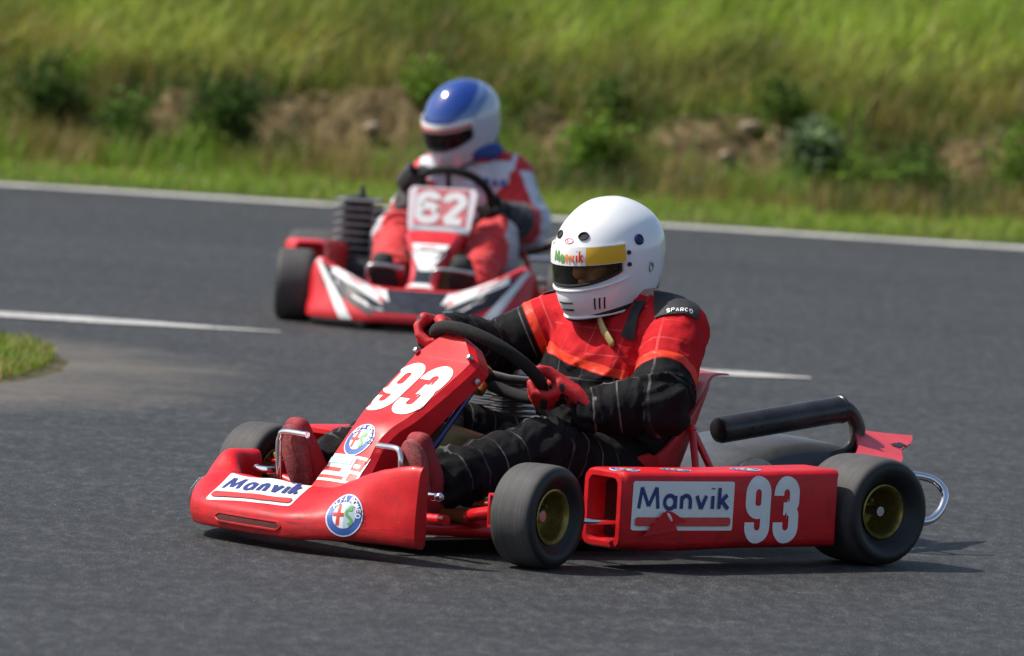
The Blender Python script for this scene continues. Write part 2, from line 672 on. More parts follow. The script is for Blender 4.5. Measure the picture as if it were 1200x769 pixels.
def bank_material():
    m, nt, b, out = new_mat('bank_soil')
    tc = nd(nt, 'ShaderNodeTexCoord'); P = tc.outputs['Object']
    at = attr(nt, 'dirt')
    n = noise_node(nt, 14, 7, .7, P); n2 = noise_node(nt, 2.2, 5, .6, P); n3 = noise_node(nt, 55, 4, .7, P)
    soil = ramp(nt, n.outputs[0], [(.32, (.035, .025, .011)), (.48, (.13, .092, .042)), (.62, (.26, .195, .10)), (.78, (.42, .34, .22))]).outputs[0]
    grass = ramp(nt, n2.outputs[0], [(.3, (.04, .062, .014)), (.5, (.075, .10, .02)), (.72, (.12, .115, .035))]).outputs[0]
    g2 = ramp(nt, n3.outputs[0], [(.3, .6), (.7, 1.35)]).outputs[0]
    grass = mixc(nt, 1., grass, g2, 'MULTIPLY')
    f = mathn(nt, 'ADD', at.outputs['Fac'], mathn(nt, 'MULTIPLY_ADD', n.outputs[0], .6, -.3))
    f = ramp(nt, f, [(.25, 0.), (.5, 1.)]).outputs[0]
    c = mixc(nt, f, grass, soil)
    nt.links.new(c, b.inputs['Base Color'])
    b.inputs['Roughness'].default_value = .95
    b.inputs['Specular IOR Level'].default_value = .15
    h = mathn(nt, 'ADD', n.outputs[0], mathn(nt, 'MULTIPLY', n3.outputs[0], .4))
    bump(nt, b, h, .9, .04)
    return m


xs_b = sorted(set([round(x, 3) for x in list(np.linspace(-60, -7, 40)) + list(np.arange(-7, 7.01, .06)) + list(np.linspace(7, 60, 40))]))
ds_b = list(np.arange(-.1, 1.4, .1)) + list(np.arange(1.4, 2.4, .035)) + list(np.arange(2.4, 4.6, .08)) + list(np.linspace(4.7, 9, 22)) + list(np.linspace(10, 60, 24))
verts, dirt = [], []
for d in ds_b:
    for x in xs_b:
        verts.append((x, edge_y(x) + .10 + d, bank_z(x, d)))
        dirt.append(dirt_at(x, d))
nc = len(xs_b)
faces = [(i * nc + j, i * nc + j + 1, (i + 1) * nc + j + 1, (i + 1) * nc + j) for i in range(len(ds_b) - 1) for j in range(nc - 1)]
me = bpy.data.meshes.new('bank')
me.from_pydata(verts, [], faces)
me.attributes.new('dirt', 'FLOAT', 'POINT').data.foreach_set('value', dirt)
me.polygons.foreach_set('use_smooth', [True] * len(me.polygons))
M_BANK = bank_material()
me.materials.append(M_BANK)
bank = bpy.data.objects.new('bank', me)
COL.objects.link(bank)
structure(bank)
M_FIELD = pmat('field_turf', (.07, .095, .022), .95, var=.35, vscale=.6, spec=.1)
sheet('ground', [(-1500, -1500), (1500, -1500), (1500, 1500), (-1500, 1500)], -.03, M_FIELD)


# ------------------------------------------------------------------ grass
def grass_material():
    m, nt, b, out = new_mat('grass_blade')
    a = attr(nt, 'tone')
    nt.links.new(a.outputs['Color'], b.inputs['Base Color'])
    b.inputs['Roughness'].default_value = .55
    b.inputs['Specular IOR Level'].default_value = .3
    tr = nd(nt, 'ShaderNodeBsdfTranslucent')
    nt.links.new(a.outputs['Color'], tr.inputs['Color'])
    mx = nd(nt, 'ShaderNodeMixShader'); mx.inputs[0].default_value = .35
    nt.links.new(b.outputs[0], mx.inputs[1]); nt.links.new(tr.outputs[0], mx.inputs[2])
    nt.links.new(mx.outputs[0], out.inputs[0])
    return m


M_GRASS = grass_material()


def blades(name, P, L, W, col, lean=.5, wind=(0., 0.)):
    """P (N,3) roots; a mesh of bent two-segment blades"""
    N = len(P)
    az = RNG.uniform(0, 2 * PI, N)
    ln = L * RNG.uniform(.1, 1., N) * lean
    ox = np.cos(az) * ln + wind[0] * L; oy = np.sin(az) * ln + wind[1] * L
    wa = RNG.uniform(0, PI, N)
    wx, wy = np.cos(wa) * W * .5, np.sin(wa) * W * .5
    hz = np.sqrt(np.maximum(.05, L * L - np.minimum(ox * ox + oy * oy, .9 * L * L)))
    hz = np.minimum(hz, L)
    v = np.zeros((N, 5, 3))
    v[:, 0] = P; v[:, 1] = P
    v[:, 0, 0] -= wx; v[:, 0, 1] -= wy; v[:, 1, 0] += wx; v[:, 1, 1] += wy
    mid = P + np.stack([ox * .32, oy * .32, hz * .6], 1)
    v[:, 2] = mid; v[:, 3] = mid
    v[:, 2, 0] += wx * .75; v[:, 2, 1] += wy * .75; v[:, 3, 0] -= wx * .75; v[:, 3, 1] -= wy * .75
    v[:, 4] = P + np.stack([ox, oy, hz], 1)
    me = bpy.data.meshes.new(name)
    me.vertices.add(N * 5)
    me.vertices.foreach_set('co', v.reshape(-1))
    base = (np.arange(N) * 5)[:, None]
    loops = np.concatenate([base + np.array([[0, 1, 2, 3]]), base + np.array([[3, 2, 4]])], 1).reshape(-1)
    me.loops.add(len(loops))
    me.loops.foreach_set('vertex_index', loops)
    me.polygons.add(N * 2)
    st = np.zeros((N, 2), int); st[:, 0] = np.arange(N) * 7; st[:, 1] = st[:, 0] + 4
    me.polygons.foreach_set('loop_start', st.reshape(-1))
    me.update(calc_edges=True)
    ca = me.attributes.new('tone', 'FLOAT_COLOR', 'POINT')
    cc = np.ones((N, 5, 4)); cc[:, :, :3] = col[:, None, :]
    ca.data.foreach_set('color', cc.reshape(-1))
    me.polygons.foreach_set('use_smooth', [True] * (N * 2))
    me.materials.append(M_GRASS)
    o = bpy.data.objects.new(name, me)
    COL.objects.link(o)
    return o


C_FRESH = np.array([.18, .315, .028]); C_BRIGHT = np.array([.31, .41, .05]); C_OLIVE = np.array([.275, .265, .04])
C_STRAW = np.array([.46, .34, .14]); C_DEEP = np.array([.045, .09, .015]); C_BROWN = np.array([.15, .095, .05])


def scatter(n, x0, x1, d0, d1, keep):
    out = []
    xs_ = RNG.uniform(x0, x1, n); ds_ = RNG.uniform(d0, d1, n)
    for x, d in zip(xs_, ds_):
        k = keep(x, d)
        if k > 0 and random.random() < k:
            out.append((x, d))
    return np.array(out)


def on_bank(A):
    return np.array([(x, edge_y(x) + .10 + d, bank_z(x, d) - .01) for x, d in A])


def tones(A, fn):
    c = np.array([fn(x, d) for x, d in A])
    return c * RNG.uniform(.72, 1.28, (len(A), 1))


# ------------------------------------------------------------------ bushes and stones on the bank
def leaf_mat(name, c):
    m, nt, b, out = new_mat(name)
    gi = nd(nt, 'ShaderNodeNewGeometry')
    v = ramp(nt, gi.outputs['Random Per Island'], [(0., tuple(q * .55 for q in c)), (.6, c), (1., tuple(min(1, q * 1.6) for q in c))]).outputs[0]
    nt.links.new(v, b.inputs['Base Color'])
    b.inputs['Roughness'].default_value = .7
    b.inputs['Specular IOR Level'].default_value = .15
    tr = nd(nt, 'ShaderNodeBsdfTranslucent'); nt.links.new(v, tr.inputs['Color'])
    mx = nd(nt, 'ShaderNodeMixShader'); mx.inputs[0].default_value = .3
    nt.links.new(b.outputs[0], mx.inputs[1]); nt.links.new(tr.outputs[0], mx.inputs[2]); nt.links.new(mx.outputs[0], out.inputs[0])
    return m


M_LEAF = {'dark': leaf_mat('leaf_dark', (.045, .095, .014)), 'bright': leaf_mat('leaf_bright', (.14, .24, .025)), 'mid': leaf_mat('leaf_mid', (.08, .15, .02)), 'grey': leaf_mat('leaf_grey', (.14, .20, .09))}
M_STEM = pmat('weed_stem', (.10, .085, .045), .8)


def leaf(mb, p, d, L, w):
    d = unit(d)
    s = unit(np.cross(d, [random.uniform(-1, 1), random.uniform(-1, 1), random.uniform(.2, 1)]))
    n = np.cross(s, d)
    p = np.array(p)
    a = p + d * L * .45 + s * w * .5 - n * L * .04; b_ = p + d * L * .45 - s * w * .5 - n * L * .04
    mb.add([p, a, p + d * L - n * L * .2, b_, p + d * L * .5], [(0, 1, 4), (1, 2, 4), (2, 3, 4), (3, 0, 4)])


# mown verge beside the white line
A = scatter(46000, -6.5, 6.5, .10, 1.25, lambda x, d: .55 + .5 * nz(x * 1.5, d * 2))
def tv(x, d):
    t = max(0, min(1, .5 + .9 * nz(x * .9, d * 1.5, 5)))
    c = C_FRESH * (1 - t) + C_BRIGHT * t
    s = max(0, min(1, (d - .75) / .5 + .4 * nz(x * 3, d * 3, 1))) * .55
    return c * (1 - s) + C_OLIVE * 1.2 * s if random.random() > .10 + s * .3 else C_STRAW
o = blades('verge_grass', on_bank(A), RNG.uniform(.035, .085, len(A)), RNG.uniform(.004, .008, len(A)), tones(A, tv), .7, (.1, 0))
tag(o, 'short bright green mown grass along the white edge line', 'grass', kind='stuff')
# dry weeds at the bank's foot
A = scatter(42000, -6.5, 6.5, .95, 2.15, lambda x, d: (.85 + .6 * nz(x * 1.7, d * 2.2, 8)) * (1 - .93 * min(1, dirt_at(x, d) * 1.5)))
def tw(x, d):
    t = .5 + 1.1 * nz(x * 1.2, d * 1.4, 11)
    r = random.random()
    if t > .62 and r < .8:
        return C_FRESH * (.9 + .3 * r)
    if t < .22 and r < .6:
        return C_DEEP * 1.5
    return C_OLIVE * .85 if r < .50 else (C_STRAW * .75 if r < .86 else C_BROWN)
o = blades('weeds', on_bank(A), RNG.uniform(.07, .20, len(A)), RNG.uniform(.004, .008, len(A)), tones(A, tw), .6, (.12, -.02))
tag(o, 'dry olive and straw coloured weeds along the foot of the bank', 'weeds', kind='stuff')
# long grass up the slope
A = scatter(72000, -6.5, 6.5, 1.95, 4.7, lambda x, d: (.8 + .35 * nz(x * 1.5, d * 1.8, 21)) * (1 - .9 * min(1, dirt_at(x, d) * 1.5)))
def tl(x, d):
    t = .5 + .8 * nz(x * .75, d * 1.1, 31) + .55 * nz(x * 3.2, d * 4.5, 33)
    u = max(0, min(1, (d - 2.35 + .5 * nz(x * 1.1, d, 77)) / 1.0))
    r = random.random()
    base = (C_OLIVE * .9 + C_BROWN * .12) * (1 - u) + (C_FRESH * .45 + C_BRIGHT * .55) * u
    if t < .32:
        base = (base * .5 + C_FRESH * .3) * max(.45, .55 + t)
    if t > .64:
        base = base * .55 + C_BRIGHT * .65
    if r < .13 - .06 * u:
        return C_STRAW * .85
    return base
o = blades('bank_grass', on_bank(A), RNG.uniform(.07, .24, len(A)), RNG.uniform(.004, .010, len(A)), tones(A, tl), 1.1, (.42, -.10))
tag(o, 'long green and olive grass leaning on the slope of the bank', 'grass', kind='stuff')
# broad leaves of dock, bramble and nettle tangled along the strip
lf = MB()
A = scatter(16000, -6, 6, 1.15, 2.6, lambda x, d: max(0., (.15 + 1.5 * nz(x * 1.3, d * 1.6, 41))) * (1 - .75 * min(1, dirt_at(x, d) * 1.3)) * math.exp(-((d - 1.75) / .5) ** 2))
for x, d in A:
    for q in range(2):
        p = np.array([x + random.gauss(0, .02), edge_y(x) + .10 + d + random.gauss(0, .02), bank_z(x, d) + abs(random.gauss(0, .07))])
        leaf(lf, p, [random.gauss(0, 1), random.gauss(-.5, .8), random.gauss(.2, .6)], random.uniform(.022, .05), random.uniform(.012, .028))
o = build('undergrowth', lf, M_LEAF['mid'], None, sharp=None, recalc=False)
tag(o, 'tangled leafy undergrowth along the bare earth of the bank', 'undergrowth', kind='stuff')
# farther along the bank, beyond both ends of the view
A = np.concatenate([scatter(9000, -26, -6.5, .1, 6, lambda x, d: 1 - .8 * dirt_at(x, d)), scatter(9000, 6.5, 26, .1, 6, lambda x, d: 1 - .8 * dirt_at(x, d)), scatter(6000, -7, 7, 4.7, 10, lambda x, d: 1)])
o = blades('far_grass', on_bank(A), np.where(A[:, 1] < 1.1, .08, .28) * RNG.uniform(.6, 1.2, len(A)), RNG.uniform(.015, .035, len(A)), tones(A, tl), .75, (.2, 0))
tag(o, 'rough grass on the bank beyond both ends of the view', 'grass', kind='stuff')

# grass island whose tip shows at the left edge
ISL = [(-8, 25.0), (-2.1, 25.05), (-1.72, 25.35), (-1.56, 25.8), (-1.47, 26.3), (-1.48, 26.8), (-1.56, 27.2), (-1.72, 27.5), (-2.2, 27.8), (-8, 27.9)]


def in_isl(x, y):
    c = False
    j = len(ISL) - 1
    for i in range(len(ISL)):
        (xi, yi), (xj, yj) = ISL[i], ISL[j]
        if (yi > y) != (yj > y) and x < (xj - xi) * (y - yi) / (yj - yi) + xi:
            c = not c
        j = i
    return c


cx_, cy_ = -4.5, 26.5
mb = MB()
ring = []
for k in range(len(ISL)):
    a, b_ = np.array(ISL[k]), np.array(ISL[(k + 1) % len(ISL)])
    ring += [a + (b_ - a) * t for t in (0, .25, .5, .75)]
rows = []
for q, z in ((1.015, -.004), (1.0, .004), (.97, .010), (.85, .03), (.4, .04), (.02, .04)):
    rows.append([(cx_ + (p[0] - cx_) * q + .02 * nz(p[0] * 6, p[1] * 6), cy_ + (p[1] - cy_) * q, z) for p in ring])
mb.grid(rows, cv=True)
M_SOIL = pmat('island_soil', (.085, .075, .04), .95, var=.5, vscale=14, bmp=.8, bscale=60, spec=.1)
structure(build('grass_island', mb, M_SOIL, None))
pts = []
while len(pts) < 32000:
    x, y = random.uniform(-5, -1.5) if random.random() < .5 else random.uniform(-2.6, -1.5), random.uniform(25.0, 27.9)
    e = .04 * nz(x * 9, y * 4)
    if in_isl(x + .02 + e, y) and random.random() < .95:
        pts.append((x, y, .008))
A = np.array(pts)
def ti(x, y):
    t = .5 + nz(x * 4, y * 3, 2)
    r = random.random()
    c = (C_FRESH * (1 - t) + C_BRIGHT * t) * .82
    edge = not in_isl(x + .14, y) or not in_isl(x, y - .3)
    if r < (.38 if edge else .08):
        return C_STRAW * random.uniform(.6, 1)
    return c
o = blades('island_grass', A, RNG.uniform(.02, .075, len(A)) * np.where(A[:, 0] < -1.75, 1.15, .75), RNG.uniform(.003, .007, len(A)), tones(A[:, :2], ti), .8)
tag(o, 'low green grass on the infield tip at the left edge', 'grass', kind='stuff')


def bush(x, d, h, w, tone, label, n=240, L=.045, sprays=11):
    n = int(n * 2.2)
    base = np.array([x, edge_y(x) + .10 + d, bank_z(x, d) - .02])
    e = empty('bush', base)
    tag(e, label, 'bush', 'bushes growing on the bank')
    st, lf = MB(), MB()
    for k in range(sprays):
        a = random.uniform(0, 2 * PI)
        out = random.uniform(.15, 1) * w * .5
        top = np.array([math.cos(a) * out, math.sin(a) * out * .8 - .04, h * random.uniform(.55, 1.05) * (1 - .35 * (out / (w * .5)) ** 2)])
        path = [np.array([random.uniform(-.03, .03), random.uniform(-.03, .03), 0]) , top * np.array([.35, .35, .5]), top]
        path = catmull(path, 4)
        st.tube(path, [.006 - .0045 * i / len(path) for i in range(len(path))], 5)
        for i in range(n // sprays):
            t = random.uniform(.18, 1) ** .8
            p = path[min(len(path) - 1, int(t * (len(path) - 1)))] + np.array([random.gauss(0, .055), random.gauss(0, .055), random.gauss(0, .045)])
            if p[2] < 0:
                p[2] = abs(p[2])
            dd = np.array([random.gauss(0, 1), random.gauss(-.2, 1), random.gauss(.25, .7)])
            leaf(lf, p, dd, L * random.uniform(.6, 1.3), L * random.uniform(.4, .7))
    build('foliage', lf, M_LEAF[tone], e, sharp=None, recalc=False)
    build('stem', st, M_STEM, e)
    return e


bush(-2.38, 1.72, .40, .46, 'dark', 'dark leafy bush in the shaded hollow at the left edge of the bank', 300)
bush(-1.98, 1.58, .26, .42, 'mid', 'low mid green bush beside the dark hollow on the left', 240)
bush(-1.45, 1.62, .44, .50, 'dark', 'dark green rounded bush between the left hollow and the bare earth', 380)
bush(-1.62, 1.42, .20, .26, 'bright', 'small bright weedy bush at the foot of the dark rounded bush', 130, .045)
bush(-.50, 1.95, .26, .30, 'bright', 'small green bush on the bare earth left of the blue helmet', 170)
bush(.36, 1.55, .36, .40, 'bright', 'bright green leafy bush right of the rear driver and left of the pale stone', 300, .06)
bush(.44, 2.0, .28, .22, 'mid', 'narrow green bush rising behind the bright leafy one', 140)
bush(1.42, 1.62, .30, .22, 'grey', 'grey green thistle bush at the right end of the bare earth', 120, .08)
bush(1.28, 1.95, .26, .34, 'mid', 'green bush hanging over the bare earth above the pale stone', 190)
bush(1.92, 1.55, .34, .38, 'mid', 'mid green bush between the thistle and the right edge', 260)
bush(1.68, 1.48, .22, .26, 'bright', 'short bright bush just right of the grey green thistle', 150)
bush(2.46, 1.55, .38, .36, 'bright', 'bright green bush at the right edge of the view', 260)

M_STONE = pmat('pale_stone', (.52, .50, .46), .85, var=.2, vscale=30, bmp=.5, bscale=60)
M_STONE2 = pmat('earth_stone', (.30, .235, .16), .9, var=.3, vscale=30, bmp=.5, bscale=60)


def stone(x, d, r, mat, label, dz=0.):
    mb = MB()
    mb.ball((0, 0, 0), (r, r * .8, r * .65), 16)
    vs_ = []
    for p in mb.v:
        k = 1 + .28 * noise.noise(V(p) / r * 1.1 + V((x * 5, d, 0))) + .12 * noise.noise(V(p) / r * 3)
        vs_.append(tuple(np.array(p) * k))
    mb.v = vs_
    o = build('stone', mb, mat, None, sharp=50)
    o.location = (x, edge_y(x) + .10 + d, bank_z(x, d) + r * .25 + dz)
    o.rotation_euler = (.2, .1, x * 3)
    tag(o, label, 'stone', 'stones lying on the bank')


stone(.87, 1.5, .042, M_STONE, 'white stone in the bare earth right of the rear driver')
stone(1.12, 1.98, .055, M_STONE2, 'tan stone at the top of the bare earth near the white stone')
stone(1.0, 1.74, .035, M_STONE2, 'small tan stone just above and right of the white stone')
stone(-.75, 1.72, .05, M_STONE2, 'tan stone in the bare earth left of the blue helmet')
stone(-1.08, 1.66, .042, M_STONE2, 'tan stone at the left end of the bare earth beside the dark bush')
stone(-1.66, 1.12, .024, M_STONE, 'small pale stone in the weeds below the dark rounded bush')
# ------------------------------------------------------------------ kart materials
RED = (.58, .0055, .010)
M_RED = pmat('red_bodywork', RED, .46, var=.14, vscale=5, dirt=(.16, .006, .009), dirt_amt=.4, coat=.06, bmp=.10, bscale=22, spec=.32)
def grimy(m):
    # rubber smears along the bottom edge
    nt = m.node_tree; b = [n for n in nt.nodes if n.type == 'BSDF_PRINCIPLED'][0]
    src = b.inputs['Base Color'].links[0].from_socket
    tc = nd(nt, 'ShaderNodeTexCoord'); sx = nd(nt, 'ShaderNodeSeparateXYZ'); nt.links.new(tc.outputs['Object'], sx.inputs[0])
    mp = nd(nt, 'ShaderNodeMapping'); mp.inputs['Scale'].default_value = (5, 5, 30); nt.links.new(tc.outputs['Object'], mp.inputs[0])
    n = noise_node(nt, 1.5, 8, .8, mp.outputs[0], .15)
    hz = ramp(nt, mathn(nt, 'MULTIPLY', sx.outputs[2], 4), [(.18, .30), (.55, .0)]).outputs[0]
    f = ramp(nt, mathn(nt, 'ADD', n.outputs[0], hz), [(.64, 0.), (.88, .55)]).outputs[0]
    nt.links.new(mixc(nt, f, src, (.035, .010, .010)), b.inputs['Base Color'])
    # thin rubber and tarmac scrapes low down
    m2 = nd(nt, 'ShaderNodeMapping'); m2.inputs['Scale'].default_value = (9, 9, 150); m2.inputs['Rotation'].default_value = (.03, .04, 0); nt.links.new(tc.outputs['Object'], m2.inputs[0])
    n5 = noise_node(nt, 1.3, 4, .65, m2.outputs[0], .1)
    lo = ramp(nt, mathn(nt, 'MULTIPLY', sx.outputs[2], 4), [(.20, .12), (.50, .0)]).outputs[0]
    sf = ramp(nt, mathn(nt, 'ADD', n5.outputs[0], lo), [(.69, 0.), (.76, .75)]).outputs[0]
    nt.links.new(mixc(nt, sf, b.inputs['Base Color'].links[0].from_socket, (.03, .012, .012)), b.inputs['Base Color'])
    # stone chips
    vo = nd(nt, 'ShaderNodeTexVoronoi'); vo.inputs['Scale'].default_value = 95; nt.links.new(tc.outputs['Object'], vo.inputs['Vector'])
    ch = mathn(nt, 'MULTIPLY', ramp(nt, vo.outputs['Distance'], [(.10, 1.), (.17, 0.)]).outputs[0], ramp(nt, vo.outputs['Color'], [(.90, 0.), (.92, .75)]).outputs[0])
    src = b.inputs['Base Color'].links[0].from_socket
    nt.links.new(mixc(nt, ch, src, (.42, .20, .19)), b.inputs['Base Color'])
    return m


grimy(M_RED)
M_REDF = pmat('red_frame_paint', (.52, .007, .012), .32, var=.08, vscale=12, coat=.4)
M_RED_SHEEN = pmat('red_with_sky_sheen', (.60, .05, .06), .5, var=.14, vscale=9, dirt=(.12, .02, .02), dirt_amt=.3)  # pinkish tone is sky sheen put into the base colour
M_SEAT = pmat('seat_fibreglass', (.42, .018, .022), .42, var=.2, vscale=7, dirt=(.2, .02, .02), dirt_amt=.4, coat=.1)
M_BLACK = pmat('black_plastic', (.016, .016, .017), .45, var=.25, vscale=10)
M_RECESS_SHADE = pmat('painted_recess_shade', (.075, .005, .006), .8)  # dark red that paints in the shade of hollows
M_CHROME = pmat('chrome', (.72, .73, .75), .12, metal=1., var=.06, vscale=14)
M_STEEL = pmat('dull_steel', (.42, .42, .43), .35, metal=1., var=.2, vscale=20)
M_ALU = pmat('cast_aluminium', (.5, .5, .5), .45, metal=1., var=.2, vscale=30)
M_BRASS = pmat('brass', (.62, .40, .12), .3, metal=1., var=.2, vscale=20)
M_GOLD = pmat('gold_rim', (.30, .225, .055), .36, metal=.75, var=.22, vscale=18, dirt=(.05, .045, .03), dirt_amt=.5)
M_EXH = pmat('exhaust_black', (.05, .05, .052), .34, metal=.6, var=.3, vscale=12, dirt=(.09, .075, .06), dirt_amt=.4)
M_GUARD = pmat('grey_black_guard', (.065, .066, .068), .36, var=.25, vscale=9, dirt=(.14, .13, .12), dirt_amt=.3)
M_GRIP = pmat('suede_grip', (.008, .0077, .0075), .9, var=.25, vscale=25, bmp=.4, bscale=500)
M_TANK = pmat('tan_tank', (.30, .17, .055), .4, var=.2, vscale=14)
M_BLUEROD = pmat('purple_blue_rod', (.07, .065, .16), .3, metal=.7, var=.2)
M_WHITE = pmat('decal_white', (.78, .78, .76), .35, var=.05, vscale=30, dirt=(.4, .37, .34), dirt_amt=.2)
M_NAVY = pmat('decal_navy', (.018, .03, .17), .4, var=.1)
M_DRED = pmat('decal_red', (.58, .035, .02), .4, var=.12, vscale=20)
M_DGREEN = pmat('decal_green', (.14, .38, .10), .4, var=.2, vscale=40)
M_DBLUE = pmat('decal_blue', (.035, .10, .36), .4, var=.1)
M_DPALE = pmat('decal_pale_blue', (.42, .55, .62), .4, var=.1)
M_DGOLD = pmat('decal_orange', (.75, .30, .02), .4)
M_YEL = pmat('decal_yellow', (.72, .42, .015), .45, var=.06)
M_DGREY = pmat('decal_grey', (.25, .25, .26), .5)
EMB = [M_DBLUE, M_WHITE, M_DRED, M_DPALE, M_DGREEN]


def tyre_material():
    m, nt, b, out = new_mat('tyre_rubber')
    tc = nd(nt, 'ShaderNodeTexCoord'); P = tc.outputs['Object']
    sx = nd(nt, 'ShaderNodeSeparateXYZ'); nt.links.new(P, sx.inputs[0])
    r = mathn(nt, 'SQRT', mathn(nt, 'ADD', mathn(nt, 'MULTIPLY', sx.outputs[0], sx.outputs[0]), mathn(nt, 'MULTIPLY', sx.outputs[2], sx.outputs[2])))
    rd = nd(nt, 'ShaderNodeCombineXYZ'); nt.links.new(r, rd.inputs[0]); nt.links.new(sx.outputs[1], rd.inputs[1])
    n = noise_node(nt, 160, 3, .6, rd.outputs[0])        # worn rings around the tread
    n2 = noise_node(nt, 24, 6, .7, P)
    tread = attr(nt, 'tread')
    f = mathn(nt, 'MULTIPLY_ADD', n.outputs[0], .6, mathn(nt, 'MULTIPLY', n2.outputs[0], .4))
    dark = ramp(nt, f, [(.3, (.008, .008, .0085)), (.7, (.018, .018, .019))]).outputs[0]
    worn = ramp(nt, f, [(.3, (.036, .034, .032)), (.52, (.06, .058, .056)), (.72, (.10, .096, .092))]).outputs[0]
    c = mixc(nt, tread.outputs['Fac'], dark, worn)
    nt.links.new(c, b.inputs['Base Color'])
    rr = mathn(nt, 'MULTIPLY_ADD', tread.outputs['Fac'], .25, .48)
    nt.links.new(rr, b.inputs['Roughness'])
    b.inputs['Specular IOR Level'].default_value = .4
    bump(nt, b, f, .35, .002)
    return m


M_TYRE = tyre_material()


def make_wheel(kart, loc, R, W, side, steer=0., rim_r=.070, mats=None):
    """side=+1: outer face towards +Y"""
    w = empty('wheel', loc, steer, kart)
    h = W / 2
    s = R / .14
    # tyre: bulged slick, rounded shoulders, sidewall tucking in to the rim bead
    prof = [(rim_r - .004, -h * .66), (rim_r + .006, -h * .72), (rim_r + .018 * s, -h * .86), (R * .76, -h * .99), (R * .88, -h * .985), (R * .945, -h * .90), (R * .98, -h * .76),
            (R * .996, -h * .5), (R, 0), (R * .996, h * .5), (R * .98, h * .76), (R * .945, h * .90), (R * .88, h * .985), (R * .76, h * .99), (rim_r + .018 * s, h * .86), (rim_r + .006, h * .72), (rim_r - .004, h * .66)]
    P = catmull([(a, b_, 0) for a, b_ in prof], 3)
    mb = MB(); mb.lathe([(p[0], p[1]) for p in P], (0, 0, 0), (0, side, 0), 64)
    t = build('tyre', mb, M_TYRE, w, sharp=None)
    tr = [max(0., min(1., (math.hypot(v.co.x, v.co.z) - R * .925) / (R * .05))) for v in t.data.vertices]
    t.data.attributes.new('tread', 'FLOAT', 'POINT').data.foreach_set('value', tr)
    # deep dished rim, open to the outside
    mb = MB()
    dish = -h * .18
    prof = [(rim_r - .002, h * .70), (rim_r + .001, h * .74), (rim_r - .003, h * .76), (rim_r - .009, h * .70), (rim_r - .011, h * .5), (rim_r - .013, dish + .012), (rim_r - .02, dish), (.034, dish - .002), (.030, dish + .006), (.016, dish + .008), (.0005, dish + .008)]
    mb.lathe(prof, (0, 0, 0), (0, side, 0), 40)
    mb.lathe([(rim_r - .002, -h * .70), (rim_r - .006, -h * .74), (rim_r - .012, -h * .6), (rim_r - .014, dish - .004), (.03, dish - .008), (.0005, dish - .008)], (0, 0, 0), (0, side, 0), 40)
    build('rim', mb, M_GOLD, w, sharp=50)
    mb = MB()
    mb.lathe([(.018, dish + .004), (.018, dish + .022), (.014, dish + .028), (.0005, dish + .028)], (0, 0, 0), (0, side, 0), 18)
    for k in range(3):
        a = 2 * PI * k / 3 + .5
        mb.lathe([(.0055, dish), (.0055, dish + .013), (.0005, dish + .014)], (.044 * math.cos(a) * 0.95, 0, .044 * math.sin(a) * .95), (0, side, 0), 6)
    build('hub', mb, M_STEEL, w, sharp=40)
    return w


def emblem(parent, frame, r, bvh, name='round_badge', small=False, reach=.35):
    """round enamel badge: blue ring with lettering, red cross on white, green serpent"""
    f = Flat()
    f.disc(0, 0, r, 0, n=40)
    f.disc(0, 0, r * .985, 1, r0=r * .935, n=40, k=1)
    q = r * .62
    f.disc(0, 0, q, 1, a0=rad(90), a1=rad(270), n=20)
    f.disc(0, 0, q, 3, a0=rad(-90), a1=rad(90), n=20)
    f.rect(-q * .98, -q * .15, -q * .02, q * .15, 2, 6, 2)
    f.rect(-q * .62, -q * .80, -q * .34, q * .80, 2, 2, 6)
    pts = [(q * (.42 + .26 * math.sin(t * 7.5)), q * (-.72 + 1.42 * t)) for t in np.linspace(0, 1, 22)]
    f.stroke(pts, q * .24, 4)
    f.disc(q * .5, q * .5, q * .2, 4, n=12, k=2)
    if not small:
        word = 'ALFAROMEO'
        angs = [150, 132, 115, 98, 66, 50, 34, 16, 0]
        hgt = r * .235
        for c, a in zip(word, angs):
            a = rad(a)
            rr = r * .66
            ux, uy = math.cos(a), math.sin(a)
            wd = hgt * .72
            for path in GLYPH[c]:
                P2 = []
                for px, py in path:
                    lx = (px - .5) * wd; ly = py * hgt
                    P2.append((ux * (rr + ly) + uy * lx, uy * (rr + ly) - ux * lx))
                f.stroke(P2, r * .055, 1)
    return f.make(name, parent, EMB, frame, bvh, off=.0013, reach=reach)


def word_sticker(parent, frame, w, h, bvh, torn=False, name='sponsor_sticker', bar=True):
    """white plate, navy sponsor word, red bar with a white keyline"""
    f = Flat()
    f.rect(0, 0, w, h, 0, 22, 8, r=h * .05)
    th = h * .52
    sq = (w * .91) / manvik_width(th)
    manvik(f, w * .045, h * .40, th, th * .168, 1, sq=sq)
    f.rect(w * .03, h * .09, w * .97, h * .27, 2, 20, 3, r=h * .06)
    return f.make(name, parent, [M_WHITE, M_NAVY, M_DRED], frame, bvh)


def number_decal(parent, frame, text, h, wd, stroke, gap, bvh, mat, name='number_decal'):
    f = Flat()
    x = 0
    for c in text:
        f.glyph(c, x, 0, h, wd, stroke, 0)
        x += wd + gap
    return f.make(name, parent, [mat], frame, bvh)


def fairing_shell(stations, n_s=6, n_p=3):
    """stations: list of profiles, each a list of (x,y,z) with the same count -> closed lofted shell"""
    k = len(stations[0])
    cols = [catmull([s[i] for s in stations], n_s) for i in range(k)]
    rows = []
    for i in range(len(cols[0])):
        prof = catmull([c[i] for c in cols], n_p, closed=True)
        rows.append(prof)
    mb = MB()
    mb.grid(rows, cv=True, cap0=True, cap1=True)
    return mb


